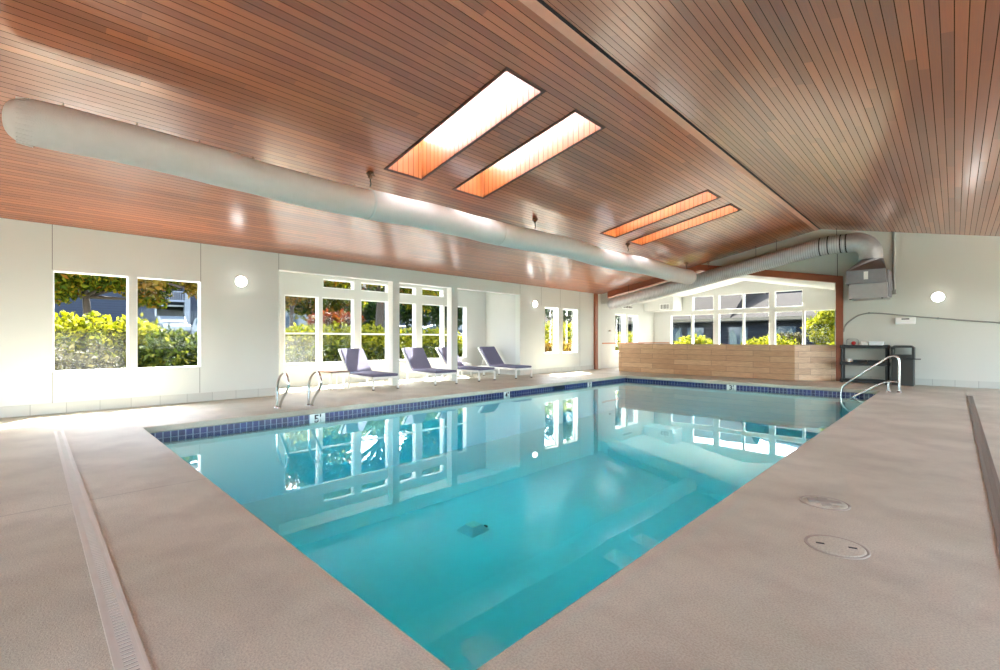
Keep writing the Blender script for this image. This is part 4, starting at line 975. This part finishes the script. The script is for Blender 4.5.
# ------------------------------------------------------------------ light
EXPO = 2.25
w = bpy.data.worlds.new('daylight'); scene.world = w; w.use_nodes = True; nt = w.node_tree; nt.nodes.clear()
sky = nt.nodes.new('ShaderNodeTexSky'); sky.sky_type = 'NISHITA'; sky.sun_disc = False; sky.sun_elevation = math.radians(53); sky.sun_rotation = math.radians(-55); sky.air_density = 1.0; sky.dust_density = 2.5
bg = nt.nodes.new('ShaderNodeBackground'); bg.inputs[1].default_value = .9
mx = nt.nodes.new('ShaderNodeMix'); mx.data_type = 'RGBA'; mx.inputs[0].default_value = .45; mx.inputs[7].default_value = (2.9,3.25,3.7,1)
nt.links.new(sky.outputs[0], mx.inputs[6]); nt.links.new(mx.outputs[2], bg.inputs[0])
wo = nt.nodes.new('ShaderNodeOutputWorld'); nt.links.new(bg.outputs[0], wo.inputs[0])
sl = bpy.data.lights.new('sun', 'SUN'); sl.energy = 17.0; sl.angle = math.radians(.6); sl.color = (1,.97,.92)
so = bpy.data.objects.new('sun', sl); COL.objects.link(so)
so.rotation_euler = Vector((.63,-.42,-1)).to_track_quat('-Z', 'Y').to_euler(); so.location = (-20, 15, 25)
def portal(x, y, z, rot, sx, sy):
    l = bpy.data.lights.new('window_portal', 'AREA'); l.shape = 'RECTANGLE'; l.size = sx; l.size_y = sy; l.cycles.is_portal = True
    o = bpy.data.objects.new('window_portal', l); COL.objects.link(o); o.location = (x, y, z); o.rotation_euler = rot
for a, b, c, d_ in RW: portal(XR+.15, (a+b)/2, (c+d_)/2, (PI/2, 0, PI/2), b-a, d_-c)
for a, b, c, d_ in NW: portal((a+b)/2, YN-.15, (c+d_)/2, (PI/2, 0, 0), b-a, d_-c)
portal(AX-.16, (AY0+AY1)/2, 1.6, (PI/2, 0, -PI/2), 6.2, 2.3)
for y0, y1 in ((.2,2.25),(12.25,14.25),(16.8,18.8)): portal(XL-.17, (y0+y1)/2, 1.45, (PI/2, 0, -PI/2), y1-y0, 1.65)
portal((low[0][0]+low[-1][1])/2, SYB+.17, 1.9, (PI/2, 0, PI), 6.2, 2.3)

# ------------------------------------------------------------------ camera, view
cam = bpy.data.cameras.new('camera'); co = bpy.data.objects.new('camera', cam); COL.objects.link(co)
cam.sensor_width = 36; cam.lens = 462.4/1000*36; cam.shift_y = .0045; cam.clip_start = .05; cam.clip_end = 300
co.location = (0, 0, 1.15); co.rotation_euler = (PI/2, 0, math.radians(44.54)); scene.camera = co
vs = scene.view_settings; vs.view_transform = 'Standard'; vs.look = 'None'; vs.gamma = 1; vs.exposure = EXPO; vs.use_curve_mapping = False
cy = scene.cycles; cy.use_denoising = True; cy.max_bounces = 10; cy.diffuse_bounces = 6; cy.glossy_bounces = 4; cy.transparent_max_bounces = 24; cy.transmission_bounces = 6; cy.volume_bounces = 0
cy.sample_clamp_indirect = 6; cy.caustics_reflective = False; cy.caustics_refractive = False
